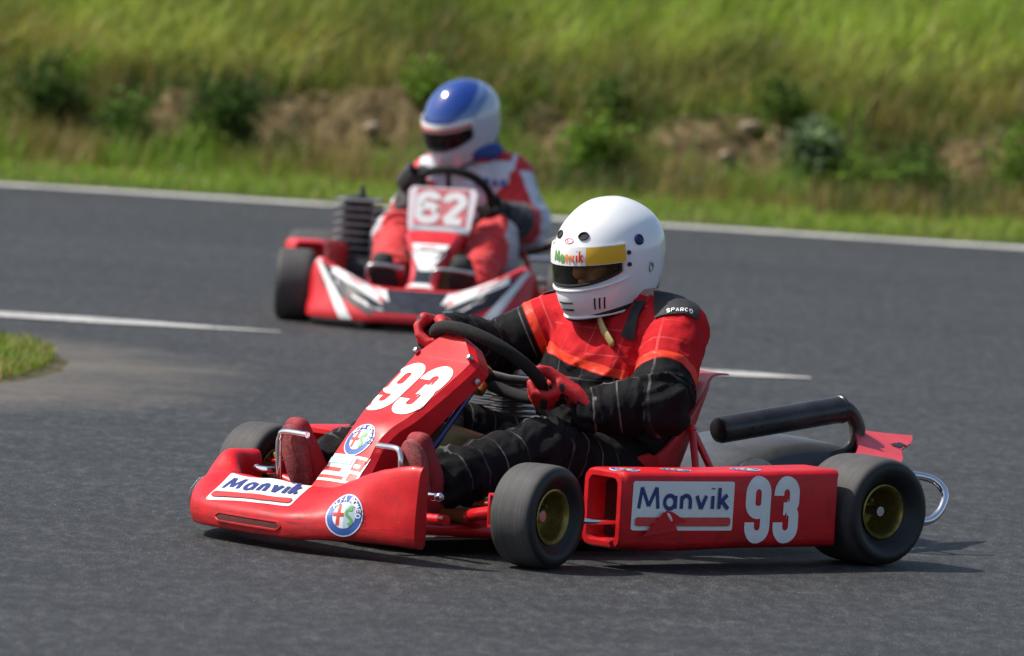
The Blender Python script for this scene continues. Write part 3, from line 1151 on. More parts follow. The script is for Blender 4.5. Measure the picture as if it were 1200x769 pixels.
# ================================================================== KART 93
K1 = empty('racing_kart', (.55, 21.38, 0), rad(220))
tag(K1, 'red racing kart numbered 93 with white sponsor stickers, nearest the viewer', 'racing kart', 'karts racing on the track')

# wheels: rear fat, front narrow and steered to the driver's left
make_wheel(K1, (0, .595, .140), .140, .205, 1)
make_wheel(K1, (0, -.595, .140), .140, .205, -1)
make_wheel(K1, (1.07, .56, .131), .131, .128, 1, rad(15))
make_wheel(K1, (1.07, -.555, .131), .131, .128, -1, rad(13))

# ---- front fairing.  planform of the leading edge, from near end to far tip
def st(x, y, nx, ny, prof):
    """section: profile of (inset d, z) along inward normal (nx,ny)"""
    return [(x + nx * d, y + ny * d, z) for d, z in prof]


near_p = [(.045, .05), (.015, .045), (.0, .058), (-.002, .11), (.002, .17), (.008, .222), (.018, .243), (.032, .243), (.042, .225), (.046, .15)]
near_q = [(.11, .05), (.02, .043), (.0, .055), (.0, .10), (.006, .155), (.018, .198), (.034, .222), (.055, .222), (.066, .205), (.07, .13)]
mid_n = [(.13, .045), (.02, .038), (.0, .052), (.004, .085), (.02, .112), (.06, .146), (.11, .178), (.135, .185), (.15, .17), (.15, .11)]
mid_c = [(.15, .04), (.02, .032), (.0, .045), (.0, .072), (.012, .096), (.075, .124), (.15, .152), (.17, .155), (.18, .144), (.18, .09)]
mid_f = [(.15, .04), (.02, .032), (.0, .045), (.0, .075), (.012, .10), (.075, .128), (.15, .152), (.17, .153), (.18, .14), (.18, .09)]
far_q = [(.13, .042), (.02, .035), (.0, .048), (-.004, .08), (.008, .115), (.04, .145), (.085, .158), (.11, .154), (.122, .136), (.12, .08)]
far_p = [(.10, .05), (.02, .04), (.0, .055), (-.006, .10), (.002, .155), (.026, .194), (.056, .200), (.078, .188), (.086, .160), (.085, .09)]
far_t = [(.06, .095), (.03, .085), (.012, .095), (.006, .125), (.012, .165), (.028, .194), (.046, .200), (.062, .190), (.068, .165), (.066, .12)]
S = [st(1.402, .485, -.9, -.15, near_p), st(1.415, .445, -.92, -.3, near_p), st(1.44, .35, -.93, -.32, near_q), st(1.497, .22, -.96, -.25, mid_n), st(1.527, .09, -1, -.06, mid_c),
     st(1.530, -.10, -1, 0, mid_c), st(1.515, -.25, -1, .06, mid_f), st(1.452, -.36, -.9, .35, far_q), st(1.375, -.435, -.75, .55, far_q), st(1.285, -.490, -.4, .8, far_p), st(1.205, -.515, -.1, .9, far_p), st(1.16, -.512, -.05, .9, far_t)]
mb = fairing_shell(S)
fairing = build('front_fairing', mb, M_RED, K1, sharp=60)
for v in fairing.data.vertices:              # knocks and ripples of a much-used moulding
    v.co += V(v.normal) * (.0030 * noise.noise(v.co * 11) + .0016 * noise.noise(v.co * 27))
BV_F = bvh_of(fairing)

# decals on it
word_sticker(fairing, (( 1.513, -.225, .10), unit((-.03, .314, .006)) * 1.0, unit((-.14, -.072, .056))), .31, .165, BV_F)
emblem(fairing, ((1.462, .280, .108), unit((-.40, .80, 0)), unit((-.12, -.05, .9))), .055, BV_F)
emblem(fairing, ((1.43, -.39, .10), unit((.6, .75, 0)), unit((0, 0, 1))), .045, BV_F)
# pressed slot across the nose: a flat patch, its shade painted dark red
f = Flat(); f.rect(-.155, 0, .10, .021, 0, 24, 3, r=.009)
slot = f.make('nose_slot', fairing, [M_RECESS_SHADE], ((1.53, 0, .052), (0, 1, 0), (0, 0, 1)), BV_F, off=.0008)
mb = MB()
loop = [(-.155 + .012, .052)] + [(x, .052) for x in np.linspace(-.14, .088, 16)] + [(.10, .058), (.104, .0625), (.10, .067)] + [(x, .073) for x in np.linspace(.088, -.14, 16)] + [(-.152, .068), (-.157, .0625), (-.152, .057)]
P = []
for y, z in loop:
    h = BV_F.ray_cast(V((1.8, y, z)), V((-1, 0, 0)))
    P.append(np.array(h[0]) if h[0] is not None else np.array((1.53, y, z)))
mb.tube(P, .0035, 6, closed=True)
build('slot_rim', mb, M_RED, fairing)

# ---- steering fairing with the start number (box-section tongue)
def nose_sec(c, n, w, dep, crown, edge=.016):
    """closed section: front face (crowned) + sides going back by dep; c centre of front face, n outward normal in XZ"""
    n = unit(n)
    y = np.array([0, 1., 0])
    P2 = [(-w, -dep), (-w * 1.0, -dep * .45), (-w, -edge), (-w + edge, 0), (-w * .45, crown), (0, crown * 1.15), (w * .45, crown), (w - edge, 0), (w, -edge), (w, -dep * .45), (w, -dep), (w - .012, -dep), (w - .014, -edge * 1.6), (0, -edge * 1.4 - .004), (-w + .014, -edge * 1.6), (-w + .012, -dep)]
    return [np.array(c) + y * a + n * b_ for a, b_ in P2]


nf = (.80, 0, .60)
secs = [nose_sec((1.285, -.005, .140), (.72, 0, .7), .098, .055, .004), nose_sec((1.262, -.002, .170), (.76, 0, .65), .094, .065, .004), nose_sec((1.228, 0, .222), (.80, 0, .6), .087, .075, .003),
        nose_sec((1.196, 0, .268), (.80, 0, .6), .082, .085, .004), nose_sec((1.160, 0, .305), (.78, 0, .62), .089, .085, .008), nose_sec((1.120, 0, .335), (.72, 0, .7), .106, .075, .004),
        nose_sec((1.065, 0, .378), (.70, 0, .72), .117, .065, .002), nose_sec((1.005, 0, .425), (.70, 0, .72), .124, .06, .002), nose_sec((.952, 0, .468), (.72, 0, .70), .128, .058, .002),
        nose_sec((.940, 0, .482), (.86, 0, .5), .124, .056, .002), nose_sec((.918, 0, .522), (.88, 0, .48), .075, .05, .002), nose_sec((.908, 0, .535), (.7, 0, .7), .055, .04, .002)]
k = len(secs[0])
colsn = [catmull([s[i] for s in secs], 5) for i in range(k)]
rows = [[c[i] for c in colsn] for i in range(len(colsn[0]))]
mb = MB(); mb.grid(rows, cv=True, cap0=True, cap1=True)
nose = build('steering_fairing', mb, M_RED, K1, sharp=32)
BV_N = bvh_of(nose)
ey = unit((-.72, 0, .70))
number_decal(nose, ((1.118, -.115, .335), (0, 1, 0), ey), '93', .196, .105, .039, .006, BV_N, M_WHITE)
emblem(nose, ((1.196, -.002, .266), (0, 1, 0), unit((-.6, 0, .8))), .050, BV_N)
f = Flat()
f.rect(-.080, 0, .074, .082, 0, 12, 8)
f.rect(-.075, .03, -.005, .042, 1, 6, 2); f.rect(-.08, .008, .02, .018, 1, 6, 2); f.rect(.035, .008, .066, .03, 1, 4, 2); f.rect(.03, .04, .068, .074, 1, 4, 4); f.rect(.036, .047, .058, .058, 0, 3, 2); f.rect(-.07, .054, .02, .07, 2, 6, 2)
f.make('sponsor_sticker', nose, [M_WHITE, M_DRED, M_DPALE], ((1.268, 0, .158), (0, 1, 0), unit((-.6, 0, .8))), BV_N)
mb = MB()
for y, dz in ((.108, 0), (-.108, 0)):
    mb.lathe([(.009, -.004), (.009, .004), (.006, .008), (.0005, .009)], (.943, y, .488 + dz), unit((.86, 0, .5)), 12)
    build('fixing_bolt', mb, M_STEEL, nose); mb = MB()
mb.lathe([(.009, -.004), (.009, .004), (.005, .006), (.0005, .006)], (.935, .131, .428), (0, 1, 0), 12)
build('fixing_bolt', mb, M_STEEL, nose)
# steering column brace and column
mb = MB(); mb.tube([(.925, .10, .40), (1.065, .105, .235)], .0085, 10); mb.tube([(.925, -.10, .40), (1.065, -.105, .235)], .0085, 10)
build('fairing_brace', mb, M_BLUEROD, K1)
mb = MB(); mb.tube([(.80, 0, .46), (1.22, 0, .10)], .011, 12)
build('steering_column', mb, M_STEEL, K1)

# ---- steering wheel
WC = np.array([.79, 0, .468]); WR = .158
e1 = np.array([0, 1., 0]); e2 = unit((.82, 0, .57)); WN = np.cross(e1, e2)
if WN[2] < 0:
    WN = -WN                                   # towards the driver
def rim_pt(phi):
    return WC + WR * (math.cos(phi) * e1 + math.sin(phi) * e2)
SW = empty('steering_wheel', (0, 0, 0), 0, K1)
mb = MB(); mb.tube([rim_pt(2 * PI * k / 48) for k in range(48)], .0165, 14, closed=True)
build('grip', mb, M_GRIP, SW)
mb = MB()
for a in (90, 205, 335):
    p = rim_pt(rad(a)); c = WC - WN * .035
    mb.tube([c, c + (p - c) * .5 - WN * .006, p], [.014, .012, .010], 8, flat=(1, .45))
mb.lathe([(.0005, .012), (.03, .012), (.036, 0), (.03, -.012), (.0005, -.012)], WC - WN * .035, WN, 20)
build('spokes', mb, M_BLACK, SW)
mb = MB(); mb.lathe([(.0005, .016), (.018, .016), (.022, .010), (.022, .0), (.0005, .0)], WC - WN * .03, WN, 18); mb.lathe([(.024, -.03), (.032, -.03), (.032, -.055), (.024, -.055), (.024, -.03)], WC - WN * .03, WN, 20)
build('boss', mb, M_BRASS, SW)
mb = MB()
for a in (60, 180, 300):
    c = WC - WN * .02 + (math.cos(rad(a)) * e1 + math.sin(rad(a)) * e2) * .024
    mb.lathe([(.006, 0), (.006, .006), (.0005, .008)], c, WN, 8)
    build('bolt', mb, M_STEEL, SW); mb = MB()

# ---- side pods
def side_pod(sgn):
    top, bot = .247, .050
    ou, inn = .665, .50
    def sec(x, y0, y1, zb, zt, r=.024):
        pts = []
        for cy, cz, a0 in ((y0 - r, zb + r, -90), (y0 - r, zt - r, 0), (y1 + r, zt - r, 90), (y1 + r, zb + r, 180)):
            for q in (0, 30, 60, 90):
                a = rad(a0 + q)
                pts.append((x, sgn * (cy + r * math.cos(a)), cz + r * math.sin(a)))
        return pts
    S = [sec(.150, ou - .002, inn, bot + .002, top - .004), sec(.164, ou - .002, inn, .09, top - .006), ]
    S = []
    # rear end is scooped to clear the tyre
    for x, o in ((.150, 0), (.20, 0), (.35, .0), (.5, .002), (.65, .003), (.78, .001), (.845, -.002), (.862, -.006), (.870, -.012)):
        S.append(sec(x, ou + o, inn + (.004 if x > .86 else 0), bot - (.004 if .6 < x < .8 else 0) + (.003 if x > .865 else 0), top + .002 * math.sin(x * 9) - (.003 if x > .865 else 0)))
    S = catmull_secs(S, 4)
    # scoop the rear end round the tyre
    S2 = []
    for row in S:
        S2.append([(p[0] + (.030 * math.sin(PI * min(1, max(0, (p[2] - bot) / (top - bot)))) * max(0, (.24 - p[0]) / .09)), p[1], p[2]) for p in row])
    mb = MB(); mb.grid(S2, cv=True, cap0=True)
    # mouth of the front end: rolled lip then a hollow
    last = S2[-1]
    c = np.mean([np.array(p) for p in last], 0)
    mouth = []
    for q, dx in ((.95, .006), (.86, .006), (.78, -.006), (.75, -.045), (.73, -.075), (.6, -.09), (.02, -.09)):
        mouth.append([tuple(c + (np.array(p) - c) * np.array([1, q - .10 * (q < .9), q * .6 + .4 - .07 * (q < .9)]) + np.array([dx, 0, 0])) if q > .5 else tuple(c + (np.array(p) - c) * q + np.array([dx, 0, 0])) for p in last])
    mb.grid([last] + mouth[:4], cv=True); mb.grid(mouth[3:], cv=True, m=1)  # inner faces coloured dark to paint shade inside the mouth
    return build('side_pod', mb, [M_RED, M_RECESS_SHADE], K1, sharp=45)


def catmull_secs(S, n):
    k = len(S[0])
    cc = [catmull([s[i] for s in S], n) for i in range(k)]
    return [[c[i] for c in cc] for i in range(len(cc[0]))]


pod = side_pod(1)
BV_P = bvh_of(pod)
pframe = lambda x, z: ((x, .668, z), (-1, 0, -.012), (-.012, 0, 1))
word_sticker(pod, pframe(.850, .102), .335, .124, BV_P)
number_decal(pod, pframe(.474, .064), '93', .172, .086, .033, .011, BV_P, M_WHITE)
for x in (.86, .69, .455):
    emblem(pod, ((x - .03, .605, .25), (-1, 0, 0), (0, -1, 0)), .040, BV_P, small=True)
# torn corner of the sticker where the pod was scuffed through
f = Flat(); f.quad((-.03, -.012), (.085, .004), (.055, .05), (.035, .05), 0, 10, 8)
f.quad((.005, .012), (.115, .026), (.062, .052), (.042, .054), 0, 8, 6)
f.make('scuffed_patch', pod, [M_RED], pframe(.79, .098), BV_P, off=.010)
mb = MB()
pts = [(.745, .667, .150), (.742, .669, .145), (.738, .670, .142), (.733, .672, .135), (.727, .673, .126)]
mb.tube([(x, y + .0045, z) for x, y, z in pts], [.003, .004, .0045, .004, .003], 6)
build('torn_edge', mb, M_WHITE, pod)
pod2 = side_pod(-1)
BV_P2 = bvh_of(pod2)
number_decal(pod2, ((.29, -.668, .066), (1, 0, 0), (0, 0, 1)), '93', .176, .084, .0305, .014, BV_P2, M_WHITE)
word_sticker(pod2, ((.52, -.668, .102), (1, 0, 0), (0, 0, 1)), .335, .124, BV_P2)

# ---- frame
mb = MB()
for s in (1, -1):
    mb.tube(catmull([(-.16, s * .31, .075), (.2, s * .32, .06), (.55, s * .33, .055), (.85, s * .30, .055), (1.02, s * .26, .06), (1.28, s * .20, .07)], 5), .016, 12)
    # yoke arm out to the king pin
    mb.tube(catmull([(.98, s * .24, .075), (1.09, s * .32, .105), (1.105, s * .43, .128)], 5), .017, 12)
    # pod bars
    mb.tube(catmull([(.30, s * .30, .07), (.30, s * .50, .09), (.33, s * .56, .12)], 4), .011, 10)
    mb.tube(catmull([(.80, s * .30, .07), (.80, s * .48, .09), (.78, s * .56, .12)], 4), .011, 10)
    # c-shaped king pin bracket
    for z in (.092, .172):
        mb.box((1.102, s * .455, z), (.042, .055, .008), bev=.002)
    mb.box((1.102, s * .431, .132), (.042, .009, .084), bev=.002)
mb.tube([(1.20, -.36, .10), (1.205, 0, .085), (1.20, .36, .10)], .014, 12)
mb.tube([(-.02, -.33, .075), (-.02, .33, .075)], .015, 12)
mb.tube([(.62, -.33, .055), (.62, .33, .055)], .014, 12)
mb.tube([(.16, .29, .07), (.262, .205, .312)], .0095, 10); mb.tube([(.31, .32, .07), (.262, .205, .312)], .0095, 10)
mb.ball((.262, .205, .312), .013, 10)
mb.tube([(.02, -.26, .07), (.10, -.235, .30)], .010, 10); mb.tube([(.19, -.30, .07), (.10, -.235, .30)], .010, 10)
frame = build('frame', mb, M_REDF, K1)
M_CREAM = pmat('cream_alloy', (.62, .55, .36), .35, metal=.6)
for s in (1, -1):
    mb = MB()
    mb.box((1.102, s * .46, .132), (.026, .028, .066), bev=.004)
    mb.tube([(1.095, s * .46, .132), (1.075, s * .55, .131)], .011, 10)
    build('stub_axle', mb, M_CREAM, frame)
    mb = MB()
    mb.lathe([(.0005, .012), (.012, .012), (.014, .006), (.014, -.006), (.0005, -.006)], (1.102, s * .46, .182), (0, 0, 1), 14)
    build('king_pin', mb, M_BRASS, frame)
mb = MB(); mb.box((.78, 0, .040), (.86, .50, .006), bev=.002)
build('floor_tray', mb, pmat('floor_tray_alloy', (.22, .21, .20), .4, metal=.6, var=.3), K1)
mb = MB()
for s in (1, -1):
    mb.tube([(1.0, s * .05, .11), (1.03, s * .42, .125)], .007, 8)
    mb.box((1.235, s * .340, .160), (.032, .060, .020), bev=.006)
    mb.ball((1.235, s * .372, .160), .012, 10)
build('tie_rod', mb, M_CHROME, K1)
mb = MB(); mb.tube([(0, -.66, .14), (0, .66, .14)], .0125, 14)
build('rear_axle', mb, M_STEEL, K1)
mb = MB()
mb.lathe([(.03, -.003), (.09, -.003), (.09, .003), (.03, .003), (.03, -.003)], (0, .17, .14), (0, 1, 0), 32)
build('brake_disc', mb, M_STEEL, K1)
mb = MB(); mb.lathe([(.03, -.003), (.085, -.003), (.088, 0), (.085, .003), (.03, .003), (.03, -.003)], (0, -.18, .14), (0, 1, 0), 40)
build('sprocket', mb, M_BRASS, K1)
mb = MB(); mb.tube(catmull([(.34, .58, .10), (.40, .60, .115), (.72, .60, .115), (.93, .585, .118), (.945, .50, .11), (.94, .36, .08)], 4), .0075, 10)
build('pod_bar', mb, M_CHROME, K1)

# ---- pedals: chrome loops in front of the boots
for y0, y1, z0, zt in ((-.215, -.105, .12, .272), (.185, .085, .14, .262)):
    s = 1 if y1 > y0 else -1
    mb = MB()
    x = 1.292 if y0 < 0 else 1.212
    mb.tube(catmull([(x - .01, y0 - s * .0, z0), (x, y0, zt - .045), (x, y0 + s * .004, zt - .015), (x, y0 + s * .022, zt), (x - .004, y1, zt)], 5), .0085, 12)
    build('pedal', mb, M_CHROME, K1)

# ---- fuel tank between the driver's legs
mb = MB(); mb.box((.93, .01, .185), (.21, .17, .24), rot=Matrix.Rotation(rad(-14), 3, 'Y'), bev=.03, seg=4)
build('fuel_tank', mb, M_TANK, K1)
mb = MB(); mb.lathe([(.0005, .03), (.026, .03), (.03, .022), (.03, 0), (.0005, 0)], (.90, 0, .298), (0, 0, 1), 18)
build('fuel_cap', mb, M_BLACK, K1)

# ---- seat
sp = [((.66, .085), (.05, 1), .15, .09), ((.55, .055), (.0, 1), .175, .13), ((.42, .048), (.10, 1), .195, .185), ((.30, .072), (.5, .87), .205, .20), ((.235, .165), (.86, .5), .208, .16), ((.195, .285), (.97, .24), .200, .10), ((.160, .395), (1, .1), .175, .04), ((.148, .430), (.9, .4), .155, .015), ((.128, .441), (.3, 1), .145, .006), ((.085, .443), (.05, 1), .14, .004)]
def seat_grid(off):
    rows = []
    for (x, z), n, w, h in sp:
        n = unit(n)
        row = []
        for q in np.linspace(-1, 1, 25):
            a = abs(q) * PI / 2
            yy = math.copysign((w - off) * math.sin(a) ** .8, q)
            hh = h * (1 - math.cos(a)) ** 1.2 + off * (1 - .5 * abs(q))
            row.append((x + n[0] * hh, yy, z + n[1] * hh))
        rows.append(row)
    return catmull_secs(rows, 5)
A_, B_ = seat_grid(0), seat_grid(.007)
mb = MB()
loopsec = [list(a) + list(b_[::-1]) for a, b_ in zip(A_, B_)]
mb.grid(loopsec, cv=True, cap0=True, cap1=True)
seat = build('seat', mb, M_SEAT, K1, sharp=50)

# ---- engine, guard and exhaust on the far side of the seat
mb = MB()
mb.box((.36, -.385, .13), (.22, .16, .14), bev=.02, seg=3)
mb.box((.28, -.33, .16), (.30, .10, .10), bev=.015)
mb.lathe([(.0005, 0), (.045, 0), (.045, .24), (.0005, .24)], (.40, -.385, .18), (0, 0, 1), 18)
mb.tube([(.40, -.385, .41), (.40, -.385, .45)], .012, 8)
build('engine', mb, M_ALU, K1)
mb = MB()
for k in range(14):
    mb.box((.40, -.385, .215 + k * .0145), (.15, .145, .0055), bev=.002)
build('cooling_fins', mb, pmat('dark_fin_alloy', (.10, .10, .105), .5, metal=.5, var=.25), K1)
# broad dark chain guard
secs = []
for x, y0, y1, z0, z1, zt in ((.06, -.05, -.30, .17, .175, .19), (-.02, .02, -.30, .16, .195, .21), (-.14, .04, -.30, .165, .235, .25), (-.26, .05, -.30, .185, .262, .268), (-.38, .06, -.28, .20, .262, .262), (-.50, .06, -.25, .20, .245, .24), (-.58, .05, -.2, .18, .21, .21)):
    secs.append([(x, y0, z0), (x, y0 - .01, (z0 + z1) / 2), (x, y0 - .03, z1 - .01), (x, (y0 + y1) / 2, zt), (x, y1, zt - .01), (x, y1, z0), (x, (y0 + y1) / 2, z0 + .005)])
mb = MB(); mb.grid(catmull_secs(secs, 4), cv=True, cap0=True, cap1=True)
build('chain_guard', mb, M_GUARD, K1, sharp=50)
mb = MB(); mb.box((-.12, .03, .13), (.30, .10, .09), bev=.02); mb.lathe([(.0005, .05), (.05, .05), (.06, .03), (.06, -.03), (.0005, -.05)], (-.02, .16, .15), (0, 1, 0), 20)
build('brake_caliper', mb, M_BLACK, K1)
# exhaust: straight silencer and a U bend at the back
EX = empty('exhaust', (0, 0, 0), 0, K1)
a = np.array([.018, .03, .291]); b_ = np.array([-.412, .03, .345])
dv = unit(b_ - a); Ls = np.linalg.norm(b_ - a)
mb = MB(); mb.lathe([(.0005, 0), (.030, 0), (.0345, .003), (.036, .008), (.036, Ls - .004), (.038, Ls - .002), (.038, Ls + .004), (.035, Ls + .006), (.031, Ls + .003), (.0005, Ls + .002)], a, dv, 28)
build('silencer', mb, M_EXH, EX, sharp=40)
mb = MB(); mb.tube(catmull([b_ - dv * .01, b_ + dv * .015 + np.array([0, 0, .002]), (-.455, .031, .332), (-.475, .033, .299), (-.471, .035, .262), (-.442, .04, .230), (-.387, .04, .217), (-.30, -.02, .20), (-.12, -.22, .17), (.10, -.34, .18), (.30, -.38, .22)], 5), .0215, 16)
build('pipe', mb, pmat('scorched_pipe', (.060, .052, .047), .36, metal=.7, var=.3, vscale=16, dirt=(.12, .08, .05), dirt_amt=.5), EX)
# red panel behind the axle, sky reflection painted into its pinkish tone
mb = MB()
rows = [[(-.475, .018, .289), (-.52, .016, .287), (-.60, .008, .279), (-.710, -.002, .271)], [(-.43, .085, .270), (-.47, .075, .269), (-.55, .058, .264), (-.655, .054, .257)], [(-.37, .155, .246), (-.41, .145, .246), (-.49, .124, .245), (-.572, .107, .243)], [(-.29, .205, .232), (-.35, .20, .230), (-.44, .178, .229), (-.530, .161, .228)], [(-.20, .275, .220), (-.28, .26, .218), (-.365, .24, .215), (-.465, .218, .213)]]
back = [[(x, y - .004, z - .006) for x, y, z in r] for r in rows]
mb.grid(catmull_secs(rows, 2)); mb.grid(catmull_secs(back, 2))
edge = [r[-1] for r in rows]; edgeb = [r[-1] for r in back]
mb.grid([edge, edgeb]); mb.grid([rows[0], back[0]]); mb.grid([rows[-1], back[-1]])
rear_panel = build('rear_panel', mb, M_RED_SHEEN, K1, sharp=50)
f = Flat(); 
for i in range(16):
    x = random.uniform(0, .045); f.quad((x - .008, -.006 + random.gauss(0, .003)), (x + .008, -.004 + random.gauss(0, .003)), (x + .006, .003 + random.gauss(0, .002)), (x - .005, .004), 0, 2, 2)
f.make('scuff', rear_panel, [M_BLACK], ((-.575, .104, .255), unit((-.75, -.66, .03)), unit((-.3, -.35, .9))), bvh_of(rear_panel))
# rear bumper loop, near end visible behind the tyre
mb = MB()
for s in (1, -1):
    mb.tube(catmull([(-.16, s * .31, .085), (-.30, s * .34, .085), (-.39, s * .40, .082), (-.437, s * .405, .100), (-.465, s * .40, .135), (-.470, s * .39, .163), (-.452, s * .37, .188), (-.41, s * .355, .199), (-.36, s * .34, .201)], 5), .0108, 12)
mb.tube([(-.36, -.34, .201), (-.36, .34, .201)], .0105, 12)
build('rear_bumper', mb, M_CHROME, K1)
# ------------------------------------------------------------------ drivers
M_SKIN = pmat('skin', (.42, .22, .15), .5, var=.1, vscale=20)
M_EYE = pmat('eye_dark', (.02, .015, .012), .2)
M_SHELL = pmat('helmet_white', (.84, .845, .85), .16, var=.03, vscale=10, coat=.6, dirt=(.55, .53, .5), dirt_amt=.12)
M_LINER = pmat('helmet_lining', (.015, .015, .016), .8)
M_BOOT = pmat('red_suede_boot', (.24, .016, .022), .8, var=.25, vscale=14, dirt=(.30, .10, .09), dirt_amt=.35, bmp=.4, bscale=240)
M_WEB = pmat('black_webbing', (.014, .014, .016), .7, var=.2, bmp=.3, bscale=600)
M_TAB = pmat('olive_tab', (.34, .26, .10), .5)
M_LOGO = pmat('logo_red', (.6, .02, .03), .4)
M_BUTTON = pmat('blue_black_button', (.03, .035, .10), .25, metal=.4)


def visor_material(name, tint):
    m, nt, b, out = new_mat(name)
    tr = nd(nt, 'ShaderNodeBsdfTransparent'); tr.inputs[0].default_value = (*tint, 1)
    gl = nd(nt, 'ShaderNodeBsdfGlossy'); gl.inputs['Roughness'].default_value = .05; gl.inputs[0].default_value = (.9, .9, .85, 1)
    fr = nd(nt, 'ShaderNodeFresnel'); fr.inputs[0].default_value = 1.5
    mx = nd(nt, 'ShaderNodeMixShader')
    nt.links.new(fr.outputs[0], mx.inputs[0]); nt.links.new(tr.outputs[0], mx.inputs[1]); nt.links.new(gl.outputs[0], mx.inputs[2])
    nt.links.new(mx.outputs[0], out.inputs[0])
    nt.nodes.remove(b)
    return m


M_VISOR = visor_material('brown_visor', (.92, .80, .56))
M_VISOR2 = visor_material('smoke_visor', (.30, .31, .33))


def suit_material():
    """black overalls with a red yoke, bright piping where they meet and a pale windowpane check"""
    m, nt, b, out = new_mat('red_black_overalls')
    tc = nd(nt, 'ShaderNodeTexCoord'); P = tc.outputs['Object']
    f = attr(nt, 'yoke').outputs['Fac']
    n = noise_node(nt, 16, 6, .65, P)
    red = ramp(nt, n.outputs[0], [(.3, (.36, .006, .010)), (.7, (.54, .012, .018))]).outputs[0]
    blk = ramp(nt, n.outputs[0], [(.3, (.004, .004, .0045)), (.7, (.0095, .009, .0105))]).outputs[0]
    isr = ramp(nt, mathn(nt, 'MULTIPLY_ADD', f, 20, .5), [(.46, 0.), (.54, 1.)]).outputs[0]
    c = mixc(nt, isr, blk, red)
    # check lines
    def line(a, per, wid):
        t = mathn(nt, 'FRACT', mathn(nt, 'MULTIPLY', attr(nt, a).outputs['Fac'], 1 / per))
        d = mathn(nt, 'ABSOLUTE', mathn(nt, 'SUBTRACT', t, .5))
        return ramp(nt, d, [(.5 * wid * .5, 1.), (.5 * wid, 0.)]).outputs[0]
    g = mathn(nt, 'MAXIMUM', line('check_u', .066, .085), line('check_v', .095, .060))
    brk = ramp(nt, noise_node(nt, 9, 4, .6, P).outputs[0], [(.42, .10), (.62, 1.)]).outputs[0]
    g = mathn(nt, 'MULTIPLY', mathn(nt, 'MULTIPLY', g, brk), attr(nt, 'check_w').outputs['Fac'])
    lc = mixc(nt, isr, (.20, .19, .18), (.62, .10, .10))
    c = mixc(nt, mathn(nt, 'MULTIPLY', g, .62), c, lc)
    # piping band
    pb = mathn(nt, 'ABSOLUTE', mathn(nt, 'ADD', f, -.013))
    pb = ramp(nt, mathn(nt, 'MULTIPLY', pb, 20), [(.20, 1.), (.25, 0.)]).outputs[0]
    c = mixc(nt, pb, c, (.72, .05, .022))
    nt.links.new(c, b.inputs['Base Color'])
    r = mathn(nt, 'MULTIPLY_ADD', pb, -.40, .85)
    nt.links.new(r, b.inputs['Roughness'])
    b.inputs['Specular IOR Level'].default_value = .16
    w = noise_node(nt, 420, 2, .6, P); fold = noise_node(nt, 30, 4, .55, P, 1.2)
    h = mathn(nt, 'ADD', mathn(nt, 'MULTIPLY', w.outputs[0], .08), fold.outputs[0])
    bump(nt, b, h, .22, .010)
    return m


def plain_cloth(name, rough=.75):
    m, nt, b, out = new_mat(name)
    tc = nd(nt, 'ShaderNodeTexCoord'); P = tc.outputs['Object']
    a = attr(nt, 'tone')
    n = noise_node(nt, 14, 6, .65, P)
    v = ramp(nt, n.outputs[0], [(.3, .82), (.7, 1.12)]).outputs[0]
    c = mixc(nt, 1., a.outputs['Color'], v, 'MULTIPLY')
    nt.links.new(c, b.inputs['Base Color'])
    b.inputs['Roughness'].default_value = rough
    b.inputs['Sheen Weight'].default_value = .2
    fold = noise_node(nt, 26, 4, .55, P, 1.2)
    bump(nt, b, fold.outputs[0], .4, .012)
    return m


def glove_material():
    m, nt, b, out = new_mat('red_black_glove')
    tc = nd(nt, 'ShaderNodeTexCoord'); P = tc.outputs['Object']
    f = attr(nt, 'pad').outputs['Fac']
    n = noise_node(nt, 40, 5, .6, P)
    red = ramp(nt, n.outputs[0], [(.3, (.40, .008, .012)), (.7, (.58, .016, .02))]).outputs[0]
    isb = ramp(nt, mathn(nt, 'MULTIPLY_ADD', f, 100, .5), [(.45, 1.), (.55, 0.)]).outputs[0]
    c = mixc(nt, isb, red, (.012, .012, .014))
    nt.links.new(c, b.inputs['Base Color'])
    b.inputs['Roughness'].default_value = .62
    bump(nt, b, noise_node(nt, 90, 3, .6, P).outputs[0], .3, .004)
    return m


M_SUIT = suit_material()
M_CLOTH = plain_cloth('painted_overalls')
M_GLOVE = glove_material()


def seg_t(P, a, b_):
    a, b_ = np.array(a), np.array(b_)
    d = b_ - a
    t = np.clip(((P - a) @ d) / (d @ d), 0, 1)
    q = a + t[:, None] * d
    return t, np.linalg.norm(P - q, axis=1), np.linalg.norm(d)


